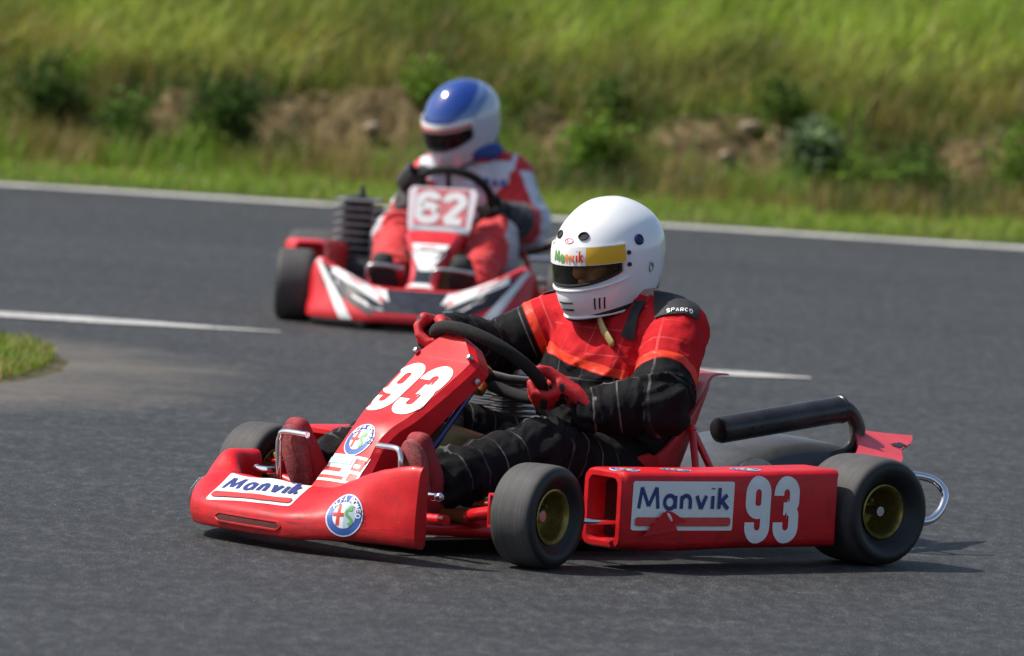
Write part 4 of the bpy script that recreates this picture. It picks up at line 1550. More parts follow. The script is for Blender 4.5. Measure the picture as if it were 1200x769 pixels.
def body_mesh(J, bulk=1., voxel=.0075):
    """continuous figure (without hands and feet) from joints J"""
    mb = MB()
    sec = []
    for x, y, z, rx, ry in J['torso']:
        sec.append([(x + rx * math.copysign(abs(math.cos(a)) ** .85, math.cos(a)), y + ry * math.copysign(abs(math.sin(a)) ** .85, math.sin(a)), z) for a in np.linspace(0, 2 * PI, 28, endpoint=False)])
    k = len(sec[0])
    cc = [catmull([s[i] for s in sec], 4) for i in range(k)]
    mb.grid([[c[i] for c in cc] for i in range(len(cc[0]))], cv=True, cap0=True, cap1=True)
    nk, hd = np.array(J['neck']), np.array(J['head'])
    mb.capsule([nk - (0, 0, .05), nk, hd - (0, 0, .04)], [.075, .06, .058])
    for s_ in (1, -1):                       # slope of the shoulders up to the neck
        sh_ = np.array(J['shL' if s_ > 0 else 'shR'])
        mb.capsule([nk + (-.02, s_ * .05, -.005), sh_ + (-.005, -s_ * .02, .032)], [.055, .058], 14)
    # head: skull, jaw, nose, brow, ears
    hf = J['head_dir']
    fx = np.array(hf) ; fy = np.cross((0, 0, 1), fx); fz = np.cross(fx, fy)
    hp_ = lambda x, y, z: hd + fx * x + fy * y + fz * z
    R3 = Matrix((fx, fy, fz)).transposed()
    mb.ball(hp_(-.01, 0, .03), (.098, .076, .095), 20, rot=R3)
    mb.ball(hp_(.03, 0, -.05), (.062, .056, .06), 16, rot=R3)
    mb.capsule([hp_(.082, 0, .015), hp_(.108, 0, -.022)], [.012, .017], 10)
    for s in (1, -1):
        mb.capsule([hp_(.078, s * .012, .026), hp_(.072, s * .05, .028)], [.014, .012], 10)
        mb.ball(hp_(.066, s * .034, -.02), (.022, .024, .02), 10, rot=R3)
        mb.ball(hp_(-.005, s * .078, -.01), (.02, .01, .03), 10, rot=R3)
    mb.capsule([hp_(.078, -.024, -.062), hp_(.084, 0, -.06), hp_(.078, .024, -.062)], [.010, .012, .010], 10)
    for s in 'LR':
        sh, el, wr = J['sh' + s], J['el' + s], J['wr' + s]
        ra = J.get('ra', (.085, .080, .078, .070, .050))
        sh, el, wr = map(np.array, (sh, el, wr))
        sgn = 1 if s == 'L' else -1
        mb.capsule([np.array(J['torso'][-3][:3]) * (1, 0, 1) + (0, sgn * .08, 0), sh], [.10, ra[0]])
        mb.capsule([sh, sh * .5 + el * .5, el], [ra[0], ra[1], ra[2]])
        mb.capsule([el, el * .5 + wr * .5, wr], [ra[2], ra[3], ra[4]])
        hi, kn, an = map(np.array, (J['hi' + s], J['kn' + s], J['an' + s]))
        rl = J.get('rl', (.105, .094, .080, .072, .070))
        mb.capsule([hi, hi * .5 + kn * .5, kn], [rl[0], rl[1], rl[2]])
        mb.capsule([kn, kn * .5 + an * .5, an], [rl[2], rl[3], rl[4]])
    me = fuse(mb, voxel, 7)
    n = len(me.vertices)
    co = np.empty(n * 3); me.vertices.foreach_get('co', co); co = co.reshape(-1, 3)
    no = np.empty(n * 3); me.vertices.foreach_get('normal', no); no = no.reshape(-1, 3)
    bones = []
    for s in 'LR':
        bones += [('up' + s, J['sh' + s], J['el' + s], .08), ('fo' + s, J['el' + s], J['wr' + s], .068), ('th' + s, J['hi' + s], J['kn' + s], .092), ('shin' + s, J['kn' + s], J['an' + s], .068)]
    T = np.array(J['torso'])
    bones.append(('torso', (T[0][0], T[0][1], T[0][2]), (T[-2][0], T[-2][1], T[-2][2]), .16))
    bones.append(('head', J['neck'] + np.array((0, 0, .03)), J['head'], .07))
    D = []; TT = []; LL = []
    for nm, a, b_, r in bones:
        t, d, L = seg_t(co, a, b_)
        D.append(d - r); TT.append(t); LL.append(L)
    D = np.array(D); which = D.argmin(0)
    # cloth folds: ridges across the limb gathered at elbow, knee and armpit, soft rumples elsewhere
    disp = np.zeros(n)
    for i in range(n):
        b_ = bones[which[i]]
        if b_[0] == 'head':
            continue
        p = co[i]
        base = .0065 * noise.noise(V(p) * 9) + .003 * noise.noise(V(p) * 27 + V((3, 1, 2)))
        if b_[0] != 'torso':
            a, e = np.array(b_[1]), np.array(b_[2])
            t = TT[which[i]][i]; L = LL[which[i]]
            ax = (e - a) / L
            q = p - a - ax * t * L
            wob = .9 * noise.noise(V(q) * 11 + V((t * 3, 0, 0))) + .35 * noise.noise(V(p) * 22)
            g = math.exp(-((t - (0 if b_[0][:2] in ('fo', 'sh') else 1)) / .33) ** 2)
            if b_[0][:2] == 'sh':
                g = max(g * .8, math.exp(-((t - 1) / .3) ** 2))
            if b_[0][:2] == 'fo':
                g = max(g, .7 * math.exp(-((t - .95) / .25) ** 2))
            w_ = V(q) * 8 + V(ax) * (t * L * 24) + V((which[i] * 3.7, 0, 0))
            w_ += 1.1 * noise.noise_vector(V(p) * 6)
            r1 = max(0., 1 - 3.2 * abs(noise.noise(w_))) ; r2 = max(0., 1 - 3. * abs(noise.noise(w_ * 1.9 + V((9, 2, 4)))))
            base += (.014 * r1 + .006 * r2) * (.22 + .95 * g) - .004 * g
        else:
            w_ = V((p[0] * 6, p[1] * 9 + p[2] * 6, p[2] * 20 - abs(p[1]) * 12)) + 1.2 * noise.noise_vector(V(p) * 5)
            base += .013 * max(0., 1 - 3. * abs(noise.noise(w_))) * (.4 + math.exp(-((p[2] - .30) / .14) ** 2)) + .004 * noise.noise(V((p[0] * 6, p[1] * 22, p[2] * 9)))
        disp[i] = base
    co2 = co + no * disp[:, None]
    me.vertices.foreach_set('co', co2.reshape(-1))
    me.update()
    return me, co2, [b_[0] for b_ in bones], which, TT, LL, bones


def set_attr(me, name, vals):
    me.attributes.new(name, 'FLOAT', 'POINT').data.foreach_set('value', np.asarray(vals, float))


def hand(parent, name, rimc, tang, rad_, nrm, wrist, mat, elbow, pads=True):
    """five-fingered glove closed round the wheel rim"""
    T, Ro, N = unit(tang), unit(rad_), unit(nrm)
    rimc, wrist = np.array(rimc), np.array(wrist)
    def pt(beta, rho, t):
        return rimc + T * t + rho * (math.cos(rad(beta)) * Ro + math.sin(rad(beta)) * N)
    mb = MB()
    mcps = []
    for i, (t, sc, rr) in enumerate(((.037, 1., .0132), (.0125, 1.06, .0138), (-.012, 1.0, .0132), (-.035, .86, .0118))):
        m0 = pt(28, .046, t * 1.04)
        mcps.append(m0)
        b1, b2, b3 = -38, -38 - 62 * sc, -38 - 118 * sc
        mb.capsule([m0, pt(-5, .044, t), pt(b1, .037, t), pt(b2, .0315, t * .98), pt(b3, .029, t * .97)], [.0165, rr * 1.06, rr, rr * .95, rr * .85], 12)
    wdir = unit(wrist - rimc)
    side = T
    for i, m0 in enumerate(mcps):
        o = (.026, .009, -.009, -.026)[i]
        mb.capsule([m0, m0 * .5 + (wrist + side * o) * .5 + N * .004, wrist + side * o], [.0175, .021, .020], 12)
    # heel of the hand and the ball of the thumb
    mb.capsule([pt(70, .036, -.018), wrist - side * .016], [.017, .02], 12)
    th0 = wrist * .55 + pt(80, .05, .03) * .45 + T * .012
    mb.capsule([wrist + side * .01, th0, pt(92, .034, .046), pt(122, .029, .060), pt(150, .027, .068)], [.022, .021, .0155, .0135, .0115], 12)
    back = unit(np.array(elbow) - wrist)
    mb.capsule([wrist - back * .015, wrist + back * .02, wrist + back * .060, wrist + back * .095], [.036, .050, .058, .064], 16)
    me = fuse(mb, .0036, 3)
    co = np.empty(len(me.vertices) * 3); me.vertices.foreach_get('co', co); co = co.reshape(-1, 3)
    f = np.full(len(co), .05)
    if pads:
        mid = (mcps[1] + mcps[2]) / 2
        aa = (co - mid) @ T; bb_ = (co - mid) @ wdir
        for b0, b1, a0, a1 in ((.004, .030, -.036, .004), (.010, .034, .012, .036), (-.030, -.012, -.034, .030), (.046, .066, -.020, .024)):
            f = np.minimum(f, np.maximum(np.maximum(b0 - bb_, bb_ - b1), np.maximum(a0 - aa, aa - a1)))
        outw = Ro * .8 - N * .2
        for i in range(4):
            c = mcps[i] + outw * .012 - N * .004
            f = np.minimum(f, np.linalg.norm(co - c, axis=1) - .016)
        c = (mcps[1] + mcps[2]) / 2 * .45 + wrist * .55 + outw * .018
        d = co - c
        f = np.minimum(f, np.sqrt((d @ T) ** 2 * .45 + (d @ wdir) ** 2 + (d @ np.cross(T, wdir)) ** 2) - .027)
        f = np.minimum(f, np.abs((co - (wrist + back * .02)) @ back) - .008 + 10 * (np.linalg.norm(co - wrist, axis=1) > .08))
    set_attr(me, 'pad', f)
    return link_mesh(name, me, mat, parent)


def boot(parent, ank, heel, ball, toe, knee, mat):
    ank, heel, ball, toe, knee = map(np.array, (ank, heel, ball, toe, knee))
    sole_n = unit(np.cross((0, 1, 0), toe - heel))
    if sole_n @ (ank - heel) > 0:
        sole_n = -sole_n                        # away from the ankle: the sole's outward side
    y = np.array((0, 1, 0))
    mb = MB()
    for o, w in ((-.018, 1), (.018, 1), (0, 1.05)):
        mb.capsule([heel + y * o * .7, heel * .5 + ball * .5 + y * o - sole_n * .012, ball + y * o * 1.15, toe + y * o * .8], [.032, .034, .031 * w, .024 * w], 14)
    up = unit(knee - ank)
    mb.capsule([heel - sole_n * .012, ank * .5 + heel * .5 - sole_n * .02, ank, ank + up * .05], [.034, .042, .044, .046], 16)
    me = fuse(mb, .005, 4)
    co = np.empty(len(me.vertices) * 3); me.vertices.foreach_get('co', co); co = co.reshape(-1, 3)
    b_ = link_mesh('boot', me, mat, parent)
    # flat sole
    ln = toe - heel
    rows = []
    for dz in (0.018, .026, .033, .036):
        row = []
        for k in range(28):
            a = 2 * PI * k / 28
            t = .5 + .5 * math.cos(a) * 1.13
            wid = (.030 + .016 * math.sin(PI * min(1, max(0, t * .85 + .1))) + .006 * (t > .6)) * (1 - .08 * (dz > .034))
            tt = .5 + .5 * math.copysign(abs(math.cos(a)) ** .7, math.cos(a)) * 1.16 * (1 - .03 * (dz > .034))
            row.append(heel + ln * tt + y * wid * math.copysign(abs(math.sin(a)) ** .75, math.sin(a)) + sole_n * dz)
        rows.append(row)
    mb = MB(); mb.grid(rows, cv=True, cap0=True, cap1=True)
    build('sole', mb, M_BOOTSOLE, b_, sharp=50)
    return b_


M_BOOTSOLE = pmat('boot_sole', (.23, .030, .034), .8, var=.3, vscale=26, dirt=(.32, .16, .14), dirt_amt=.5, bmp=.6, bscale=150)


# ------------------------------------------------------------------ helmet
def helmet(parent, pos, fwd, up, style):
    H = bpy.data.objects.new('helmet', None)
    COL.objects.link(H); H.parent = parent
    fx = V(fwd).normalized(); fz = V(up); fz = (fz - fx * fz.dot(fx)).normalized(); fy = fz.cross(fx)
    M = Matrix((fx, fy, fz)).transposed().to_4x4(); M.translation = V(pos)
    H.matrix_local = M
    zs = [-.155, -.12, -.09, -.06, -.03, 0, .03, .06, .09, .115, .135, .147, .1515]
    af = [.140, .160, .168, .166, .160, .157, .152, .140, .119, .093, .063, .033, .001]
    ab = [.095, .112, .130, .148, .160, .167, .168, .160, .141, .113, .078, .042, .001]
    bb = [.088, .103, .113, .121, .126, .1285, .128, .121, .106, .084, .058, .031, .001]
    zs, af, ab, bb = map(np.array, (zs, af, ab, bb))

    def smooth(z, arr):
        j = int(np.clip(np.searchsorted(zs, z) - 1, 0, len(zs) - 2))
        p1, p2 = arr[j], arr[j + 1]
        m1 = (arr[min(j + 1, len(zs) - 1)] - arr[max(j - 1, 0)]) / (zs[min(j + 1, len(zs) - 1)] - zs[max(j - 1, 0)])
        m2 = (arr[min(j + 2, len(zs) - 1)] - arr[j]) / (zs[min(j + 2, len(zs) - 1)] - zs[j])
        h = zs[j + 1] - zs[j]; t = (z - zs[j]) / h
        return (2 * t ** 3 - 3 * t * t + 1) * p1 + (t ** 3 - 2 * t * t + t) * h * m1 + (-2 * t ** 3 + 3 * t * t) * p2 + (t ** 3 - t * t) * h * m2

    def raw(az, z):
        c, s = math.cos(az), math.sin(az)
        a = smooth(z, af) if c > 0 else smooth(z, ab)
        b_ = smooth(z, bb)
        # chin bar pinches a little towards the front
        pin = 1 - .10 * max(0, c) ** 2 * max(0, min(1, (-z - .03) / .1))
        return np.array([a * c, b_ * s * pin, z])

    def hp(az, z, off=0.):
        p = raw(az, z)
        if off:
            e = .004
            du = raw(az + e, z) - raw(az - e, z); dz = raw(az, min(z + e, .1514)) - raw(az, z - e)
            p = p + unit(np.cross(du, dz)) * off
        return p

    def zbot(az):
        c = math.cos(az)
        return -.148 + .050 * (.5 - .5 * c) ** .8

    ztop = .1512
    NA, NZ = 120, 64
    VW = rad(64)

    ZS = style.get('strip_low', -.001)

    def port(az, z):
        az = (az + PI) % (2 * PI) - PI
        if abs(az) > VW:
            return False
        q = abs(az) / VW
        return z < .034 and z > -.052 + .030 * q ** 2.5

    def shell(off, mat, name, par):
        rows = []
        for i in range(NZ + 1):
            t = i / NZ
            row = []
            for k in range(NA):
                az = 2 * PI * k / NA
                zb = zbot(az)
                z = zb + (ztop - zb) * (1 - (1 - math.cos(min(1, t * 2.2) * PI / 2)) if False else (1 - t) ** 1.0) if t < .6 else None
                if z is None:
                    z0 = zb + (ztop - zb) * .4
                    u = (t - .6) / .4
                    z = z0 + (ztop - z0) * math.sin(u * PI / 2) if False else zb + (ztop - zb) * (1 - t)
                zz = ztop - (ztop - z) ** 1.0
                row.append(hp(az, zz, 0.0) + (0 if not off else (hp(az, zz, off) - hp(az, zz))))
            rows.append(row)
        # denser rows near the crown
        mb = MB()
        ts = list(1 - np.linspace(0, 1, NZ) ** 2 * .35) 
        rows = []
        tt = [1 - .35 * q ** 2 for q in np.linspace(0, 1, 22)] + list(np.linspace(.65, 0, 44)[1:])
        for t in tt:
            row = []
            for k in range(NA):
                az = 2 * PI * k / NA
                zb = zbot(az)
                row.append(hp(az, zb + (ztop - zb) * t, off))
            rows.append(row)
        o0 = len(mb.v)
        verts = [p for r in rows for p in r]
        faces = []
        for i in range(len(rows) - 1):
            for k in range(NA):
                az = 2 * PI * (k + .5) / NA
                zb = zbot(az)
                z = zb + (ztop - zb) * (tt[i] + tt[i + 1]) / 2
                if port(az, z):
                    continue
                faces.append((i * NA + k, i * NA + (k + 1) % NA, (i + 1) * NA + (k + 1) % NA, (i + 1) * NA + k))
        faces.append(tuple(range(NA)))
        mb.add(verts, faces)
        return build(name, mb, mat, par, sharp=None)

    sh = shell(0, style['shell'], 'shell', H)
    set_attr(sh.data, 'zone', [v.co.z + .10 * (v.co.x if style.get('slant') else 0) for v in sh.data.vertices])
    shell(-.012, M_LINER, 'lining', H)
    mb = MB()
    edge = [hp(2 * PI * k / 90, zbot(2 * PI * k / 90) + .001, -.004) for k in range(90)]
    mb.tube(edge, .0085, 8, closed=True)
    build('bottom_trim', mb, M_LINER, H)
    # gasket round the eye opening
    loop = []
    for az in np.linspace(-VW, VW, 40):
        loop.append(hp(az, .036, .001))
    for az in np.linspace(VW, -VW, 60):
        q = abs(az) / VW
        loop.append(hp(az, -.053 + .030 * q ** 2.5, .001))
    mb = MB(); mb.tube(loop, .0052, 8, closed=True)
    build('gasket', mb, M_LINER, H)

    def patch(az0, az1, z0, z1, off, n=24, k=8, f0=None, f1=None):
        rows = []
        for i in range(k + 1):
            row = []
            for j in range(n + 1):
                az = az0 + (az1 - az0) * j / n
                a = f0(az) if f0 else z0
                b_ = f1(az) if f1 else z1
                row.append(hp(az, a + (b_ - a) * i / k, off))
            rows.append(row)
        return rows
    VS = rad(67)
    low = lambda az: -.058 + .032 * (abs(az) / VS) ** 2.5
    mb = MB()
    mb.grid(patch(-VS, VS, 0, 0, .0045, 48, 8, low, lambda az: ZS + .003))
    vis = build('visor', mb, style['visor'], H, sharp=None)
    # opaque strip along the top of the visor
    mb = MB()
    a = patch(-VS - rad(3), VS + rad(3), ZS, .045, .0065, 52, 6)
    b_ = patch(-VS - rad(3), VS + rad(3), ZS, .045, .0035, 52, 6)
    mb.grid(a); mb.grid(b_)
    for q in (0, -1):
        mb.grid([a[q], b_[q]])
    mb.grid([[r[0] for r in a], [r[0] for r in b_]]); mb.grid([[r[-1] for r in a], [r[-1] for r in b_]])
    strip_o = build('visor_strip', mb, style['strip'], H, sharp=40)
    Rm = .158

    def mapped(fl, name, mats, par, az_c, z_c, base):
        mb = MB()
        for rows, m, ly in fl.p:
            mb.grid([[hp(az_c - x / Rm * 1.0, z_c + y, base + ly * .0002) for x, y in r] for r in rows], m=m)
        return build(name, mb, mats, par, sharp=None, recalc=False)

    if style['kind'] == 'white':
        # sponsor word in coloured letters across the front, yellow block at both ends
        fl = Flat(); th = .032
        w = manvik_width(th)
        manvik(fl, 0, .006, th, th * .17, [0, 0, 1, 2, 3, 3])
        # letters run left to right as seen from outside: x positive to the wearer's right of view
        mapped2 = MB()
        for rows, m, ly in fl.p:
            mapped2.grid([[hp(rad(5) + (x - w / 2) / Rm, y, .0075 + ly * .0002) for x, y in r] for r in rows], m=m)
        build('lettering', mapped2, [M_DGREEN, M_DGOLD, pmat('letter_orange', (.75, .17, .02), .4), pmat('letter_red', (.62, .03, .02), .4)], strip_o, sharp=None, recalc=False)
        for s in (1, -1):
            mb = MB()
            mb.grid(patch(s * rad(28) if s > 0 else -VS - rad(2), VS + rad(2) if s > 0 else -rad(46), .001, .043, .0076, 24, 5))
            build('yellow_block', mb, M_YEL, strip_o, sharp=None)
        # vents and fittings
        mb = MB()
        for s in (1, -1):
            for i in range(3):
                az = s * rad(40 + i * 5.2)
                mb = MB(); mb.tube([hp(az, z, .001) for z in np.linspace(-.118, -.088, 6)], .0022, 6)
                build('side_vent', mb, M_LINER, sh)
        mb = MB()
        for z in (-.098, -.117):
            mb = MB(); mb.tube([hp(az, z, .001) for az in np.linspace(-rad(12), rad(12), 10)], .0026, 6)
            build('chin_vent', mb, M_LINER, sh)
        mb = MB()
        mb.tube([hp(az, -.066 + .020 * (abs(az) / VS) ** 2.5, .002) for az in np.linspace(-rad(72), rad(72), 50)], .0042, 8)
        build('chin_ridge', mb, style['shell'], sh)
        mb = MB()
        mb.tube([hp(az, -.140 + .006 * (abs(az) / VS) ** 2, .001) for az in np.linspace(-rad(80), rad(80), 50)], .0045, 8)
        build('chin_lip', mb, style['shell'], sh)
        for s in (1, -1):
            az, z = s * rad(22), .072
            n0 = unit(hp(az, z, .01) - hp(az, z))
            mb = MB()
            loop = [hp(az + .11 * math.cos(t), z + .0085 * math.sin(t), .0022) for t in np.linspace(0, 2 * PI, 20, endpoint=False)]
            mb.tube(loop, .002, 6, closed=True)
            mb.add([hp(az, z, .0008)] + [hp(az + .11 * math.cos(t), z + .0085 * math.sin(t), .0012) for t in np.linspace(0, 2 * PI, 20, endpoint=False)], [(0, 1 + k, 1 + (k + 1) % 20) for k in range(20)])
            build('brow_vent', mb, M_LINER, sh)
            az, z = s * rad(88), .048
            n0 = unit(hp(az, z, .01) - hp(az, z))
            mb = MB(); mb.lathe([(.0145, -.002), (.0145, .003), (.011, .0055), (.009, .003), (.005, .003), (.004, .005), (.0005, .005)], hp(az, z), n0, 22)
            build('pivot_button', mb, M_BUTTON, sh, sharp=35)
            for dz in (.021, -.010):
                az = s * rad(73.5)
                mb = MB(); mb.lathe([(.0058, -.002), (.0058, .004), (.0045, .0055), (.0005, .0055)], hp(az, dz), unit(hp(az, dz, .01) - hp(az, dz)), 14)
                build('screw', mb, M_BLACK, sh, sharp=35)
            az, z = s * rad(101), -.028
            mb = MB(); mb.lathe([(.0075, -.002), (.0075, .002), (.004, .004), (.0005, .004)], hp(az, z + .008), unit(hp(az, z, .01) - hp(az, z)), 14)
            mb.tube([hp(az + .05 * math.cos(t), z - .003 + .012 * math.sin(t), .002) for t in np.linspace(0, 2 * PI, 18, endpoint=False)], .0016, 6, closed=True)
            build('snap_ring', mb, M_STEEL, sh)
        mb = MB()
        mb.tube([hp(rad(2) + .12 * math.cos(t), .060 + .0062 * math.sin(t), .0008) for t in np.linspace(0, 2 * PI, 24, endpoint=False)], .0009, 5, closed=True)
        fl = Flat()
        x = 0
        for c in 'BELL':
            fl.glyph(c, x, 0, .006, .0034, .0010, 0); x += .0046
        for rows, m, ly in fl.p:
            mb.grid([[hp(rad(2) + (xx - .009) / .148, .057 + yy, .0012 + ly * .0001) for xx, yy in r] for r in rows])
        build('maker_mark', mb, M_LOGO, sh, sharp=None, recalc=False)
    else:
        mb = MB()
        mb.grid(patch(-VS, VS, ZS + .004, ZS + .014, .0078, 40, 4))
        build('red_band', mb, M_DRED, strip_o, sharp=None)
    return H


# ================================================================== DRIVER OF 93
phiL, phiR = rad(-41), rad(146)
J1 = dict(
    torso=[(.37, 0, .085, .11, .15), (.37, 0, .16, .14, .180), (.37, 0, .26, .155, .188), (.37, 0, .36, .158, .192), (.365, 0, .45, .150, .196), (.355, 0, .535, .135, .195), (.345, 0, .602, .10, .165), (.36, 0, .625, .075, .085)],
    neck=(.375, 0, .635), head=(.405, 0, .742), head_dir=tuple(unit((.985, .08, -.13))),
    shL=(.340, .208, .562), elL=(.49, .335, .392), wrL=(.622, .215, .362),
    shR=(.375, -.20, .562), elR=(.52, -.325, .468), wrR=(.745, -.215, .520),
    hiL=(.40, .10, .165), knL=(.80, .20, .262), anL=(1.075, .205, .185),
    hiR=(.40, -.10, .165), knR=(.84, -.205, .30), anR=(1.12, -.195, .19))
me, co, bn, which, TT, LL, bones = body_mesh(J1)
n = len(co)
yoke = np.zeros(n); cu = np.zeros(n); cv = np.zeros(n); cw = np.ones(n)
for i in range(n):
    w = which[i]; nm = bn[w]; t = TT[w][i]; L = LL[w]; p = co[i]
    if nm == 'torso' or nm == 'head':
        yoke[i] = p[2] - .464 + .17 * p[1]; cu[i] = p[2]; cv[i] = p[1]; cw[i] = max(0., min(1., (p[2] - .34) / .08))
    else:
        a, e = np.array(bones[w][1]), np.array(bones[w][2])
        ax = (e - a) / L
        cu[i] = t * L + (0 if nm[:2] in ('up', 'th') else (LL[w - 1]))
        sd = unit(np.cross(ax, (0, 0, 1) if nm[:2] in ('th', 'sh') else (.3, 0, 1)))
        cv[i] = ((p - a) @ sd) * .62 + .043
        cw[i] = max(0., min(1., (t - .22) / .14)) if nm[:2] == 'th' else 1.
        yoke[i] = {'upL': (.66 - t) * L, 'upR': (.40 - t) * L}.get(nm, -.2)
set_attr(me, 'yoke', yoke); set_attr(me, 'check_u', cu); set_attr(me, 'check_v', cv); set_attr(me, 'check_w', cw)
D1 = link_mesh('person', me, [M_SUIT, M_SKIN])
hi = bn.index('head')
D1.data.polygons.foreach_set('material_index', [1 if sum(co[v][2] > .655 for v in p.vertices) > 1 else 0 for p in D1.data.polygons])
D1.location = K1.location; D1.rotation_euler = K1.rotation_euler
tag(D1, 'kart driver in red and black check overalls and white helmet, driving the nearest kart', 'person', 'kart drivers')
BV_D = bvh_of(D1)
for s, ph, wr, el in (('L', phiL, J1['wrL'], J1['elL']), ('R', phiR, J1['wrR'], J1['elR'])):
    tg = -math.sin(ph) * e1 + math.cos(ph) * e2
    if s == 'R':
        tg = -tg
    hand(D1, 'glove', rim_pt(ph), tg, math.cos(ph) * e1 + math.sin(ph) * e2, WN, wr, M_GLOVE, el)
boot(D1, (1.085, .205, .175), (1.135, .203, .130), (1.165, .207, .235), (1.178, .21, .285), J1['knL'], M_BOOT)
boot(D1, (1.145, -.195, .180), (1.195, -.192, .128), (1.232, -.197, .235), (1.246, -.20, .285), J1['knR'], M_BOOT)
helmet(D1, (.405, 0, .750), (.98, .06, -.185), (.185, 0, .98), dict(shell=M_SHELL, visor=M_VISOR, strip=M_WHITE, kind='white'))
# collar, shoulder straps, chin tab
mb = MB()
mb.tube([(.362 + .078 * math.cos(t), .085 * math.sin(t), .628 + .012 * math.cos(t)) for t in np.linspace(0, 2 * PI, 32, endpoint=False)], .024, 10, closed=True)
build('collar', mb, M_WEB, D1)
for s in (1, -1):
    nn_ = unit((.40, s * .44, .80)); xx_ = unit(np.cross((0, 0, 1), nn_)) ; yy_ = np.cross(nn_, xx_)
    f = Flat(); f.quad((-.052 if s > 0 else -.06, -.045), (.062 if s > 0 else .052, -.045), (.062, .06), (-.06, .06), 0, 16, 14)
    o = f.make('shoulder_strap', D1, [M_WEB], ((.358, s * .222, .632), xx_, yy_), BV_D, off=.006)
    if s > 0:
        f = Flat(); x = -.022
        for c in 'SPARCO':
            f.glyph(c, x, -.042, .0145, .0098, .0026, 0); x += .0118
        f.make('strap_lettering', o, [M_WHITE], ((.358, .222, .632), xx_, yy_), BV_D, off=.0085)
f = Flat(); f.rect(-.017, -.055, .017, .06, 0, 6, 12, r=.006)
f.make('chest_strap', D1, [M_WEB], ((.430, .143, .590), unit((-.35, .93, 0)), unit((-.62, -.25, .74))), BV_D, off=.006)
mb = MB(); mb.capsule([(.478, .060, .590), (.490, .096, .560), (.487, .126, .530)], [.011, .0135, .0125], 12, flat=(1, .45))
build('chin_strap_tab', mb, M_TAB, D1)
# ================================================================== KART 62
K2 = empty('racing_kart', (-.165, 30.65, 0), rad(262))
tag(K2, 'red, black and white racing kart numbered 62, farther away on the left', 'racing kart', 'karts racing on the track')
for loc, R, W, s, a in (((0, .595, .140), .140, .205, 1, 0), ((0, -.595, .140), .140, .205, -1, 0), ((1.05, .50, .131), .131, .135, 1, rad(8)), ((1.05, -.495, .131), .131, .135, -1, rad(7))):
    make_wheel(K2, loc, R, W, s, a)


def copy_part(name, dst):
    for o in [c for c in K1.children if c.name.split('.')[0] == name]:
        c = o.copy(); COL.objects.link(c); c.parent = dst
        for g in o.children:
            h = g.copy(); COL.objects.link(h); h.parent = c


for nm in ('frame', 'floor_tray', 'rear_axle', 'brake_disc', 'tie_rod', 'seat', 'steering_column', 'rear_bumper', 'fuel_tank', 'fuel_cap'):
    copy_part(nm, K2)

# ---- front fairing: flat dark centre, red lip, two raised wings
def sec62(y, X0, zt, zc, d):
    """closed profile: lip, front face, top edge, back"""
    return [(X0 - .16, y, .045), (X0 - .02, y, .030), (X0, y, .042), (X0 - .004, y, .066), (X0 - .035, y, zc), (X0 - d, y, zt), (X0 - d - .03, y, zt + .002), (X0 - d - .045, y, zt - .02), (X0 - d - .05, y, zt - .07)]
S2_ = [sec62(-.425, 1.20, .12, .09, .05), sec62(-.41, 1.245, .205, .12, .05), sec62(-.375, 1.29, .236, .13, .06), sec62(-.30, 1.34, .205, .13, .075), sec62(-.20, 1.385, .165, .12, .085), sec62(-.13, 1.405, .150, .10, .10), sec62(0, 1.41, .148, .098, .10),
       sec62(.13, 1.405, .150, .10, .10), sec62(.20, 1.385, .168, .12, .085), sec62(.30, 1.34, .212, .13, .075), sec62(.375, 1.29, .246, .13, .06), sec62(.41, 1.245, .215, .12, .05), sec62(.425, 1.20, .12, .09, .05)]
mb = fairing_shell(S2_, 5, 2)
M_RED2 = pmat('red_bodywork_clean', (.58, .012, .018), .35, var=.08, vscale=7, coat=.3)
M_BLK2 = pmat('blue_black_panel', (.012, .015, .024), .35, var=.2)
fair2 = build('front_fairing', mb, M_RED2, K2, sharp=45)
BV2 = bvh_of(fair2)
f = Flat()
f.quad((-.145, .068), (.145, .068), (.135, .148), (-.135, .148), 0, 16, 6)
for s in (1, -1):
    f.quad((s * .125, .095), (s * .16, .055), (s * .355, .150), (s * .375, .236), 0, 14, 8)
    f.quad((s * .115, .095), (s * .13, .135), (s * .375, .250), (s * .398, .225), 1, 14, 4)
    f.quad((s * .115, .10), (s * .135, .155), (s * .30, .215), (s * .36, .240), 2, 14, 5)
    f.quad((s * .095, .105), (s * .125, .170), (s * .30, .222), (s * .275, .195), 1, 14, 4)
    f.quad((s * .225, .035), (s * .275, .035), (s * .396, .238), (s * .372, .232), 1, 4, 12)
f.make('wing_graphics', fair2, [M_BLK2, M_WHITE, M_RED2], ((1.5, 0, 0), (0, 1, 0), (0, 0, 1)), BV2, off=.001, reach=.5)

# ---- number plate on a narrow strut
secs = [nose_sec((1.275, 0, .155), (.8, 0, .6), .060, .03, .002), nose_sec((1.20, 0, .20), (.85, 0, .5), .052, .04, .002), nose_sec((1.11, 0, .265), (.85, 0, .5), .066, .05, .003), nose_sec((1.03, 0, .325), (.85, 0, .5), .098, .05, .002), nose_sec((.985, 0, .35), (.85, 0, .5), .105, .04, .002)]
kk = len(secs[0])
cs = [catmull([s[i] for s in secs], 5) for i in range(kk)]
mb = MB(); mb.grid([[c[i] for c in cs] for i in range(len(cs[0]))], cv=True, cap0=True, cap1=True)
strut2 = build('plate_strut', mb, M_RED2, K2, sharp=35)
f = Flat()
ey2 = unit((-.56, 0, .83))
f.quad((-.028, -.01), (.028, -.01), (.034, .10), (-.034, .10), 0, 6, 8)
f.quad((-.034, .10), (.034, .10), (.09, .235), (-.09, .235), 0, 8, 8)
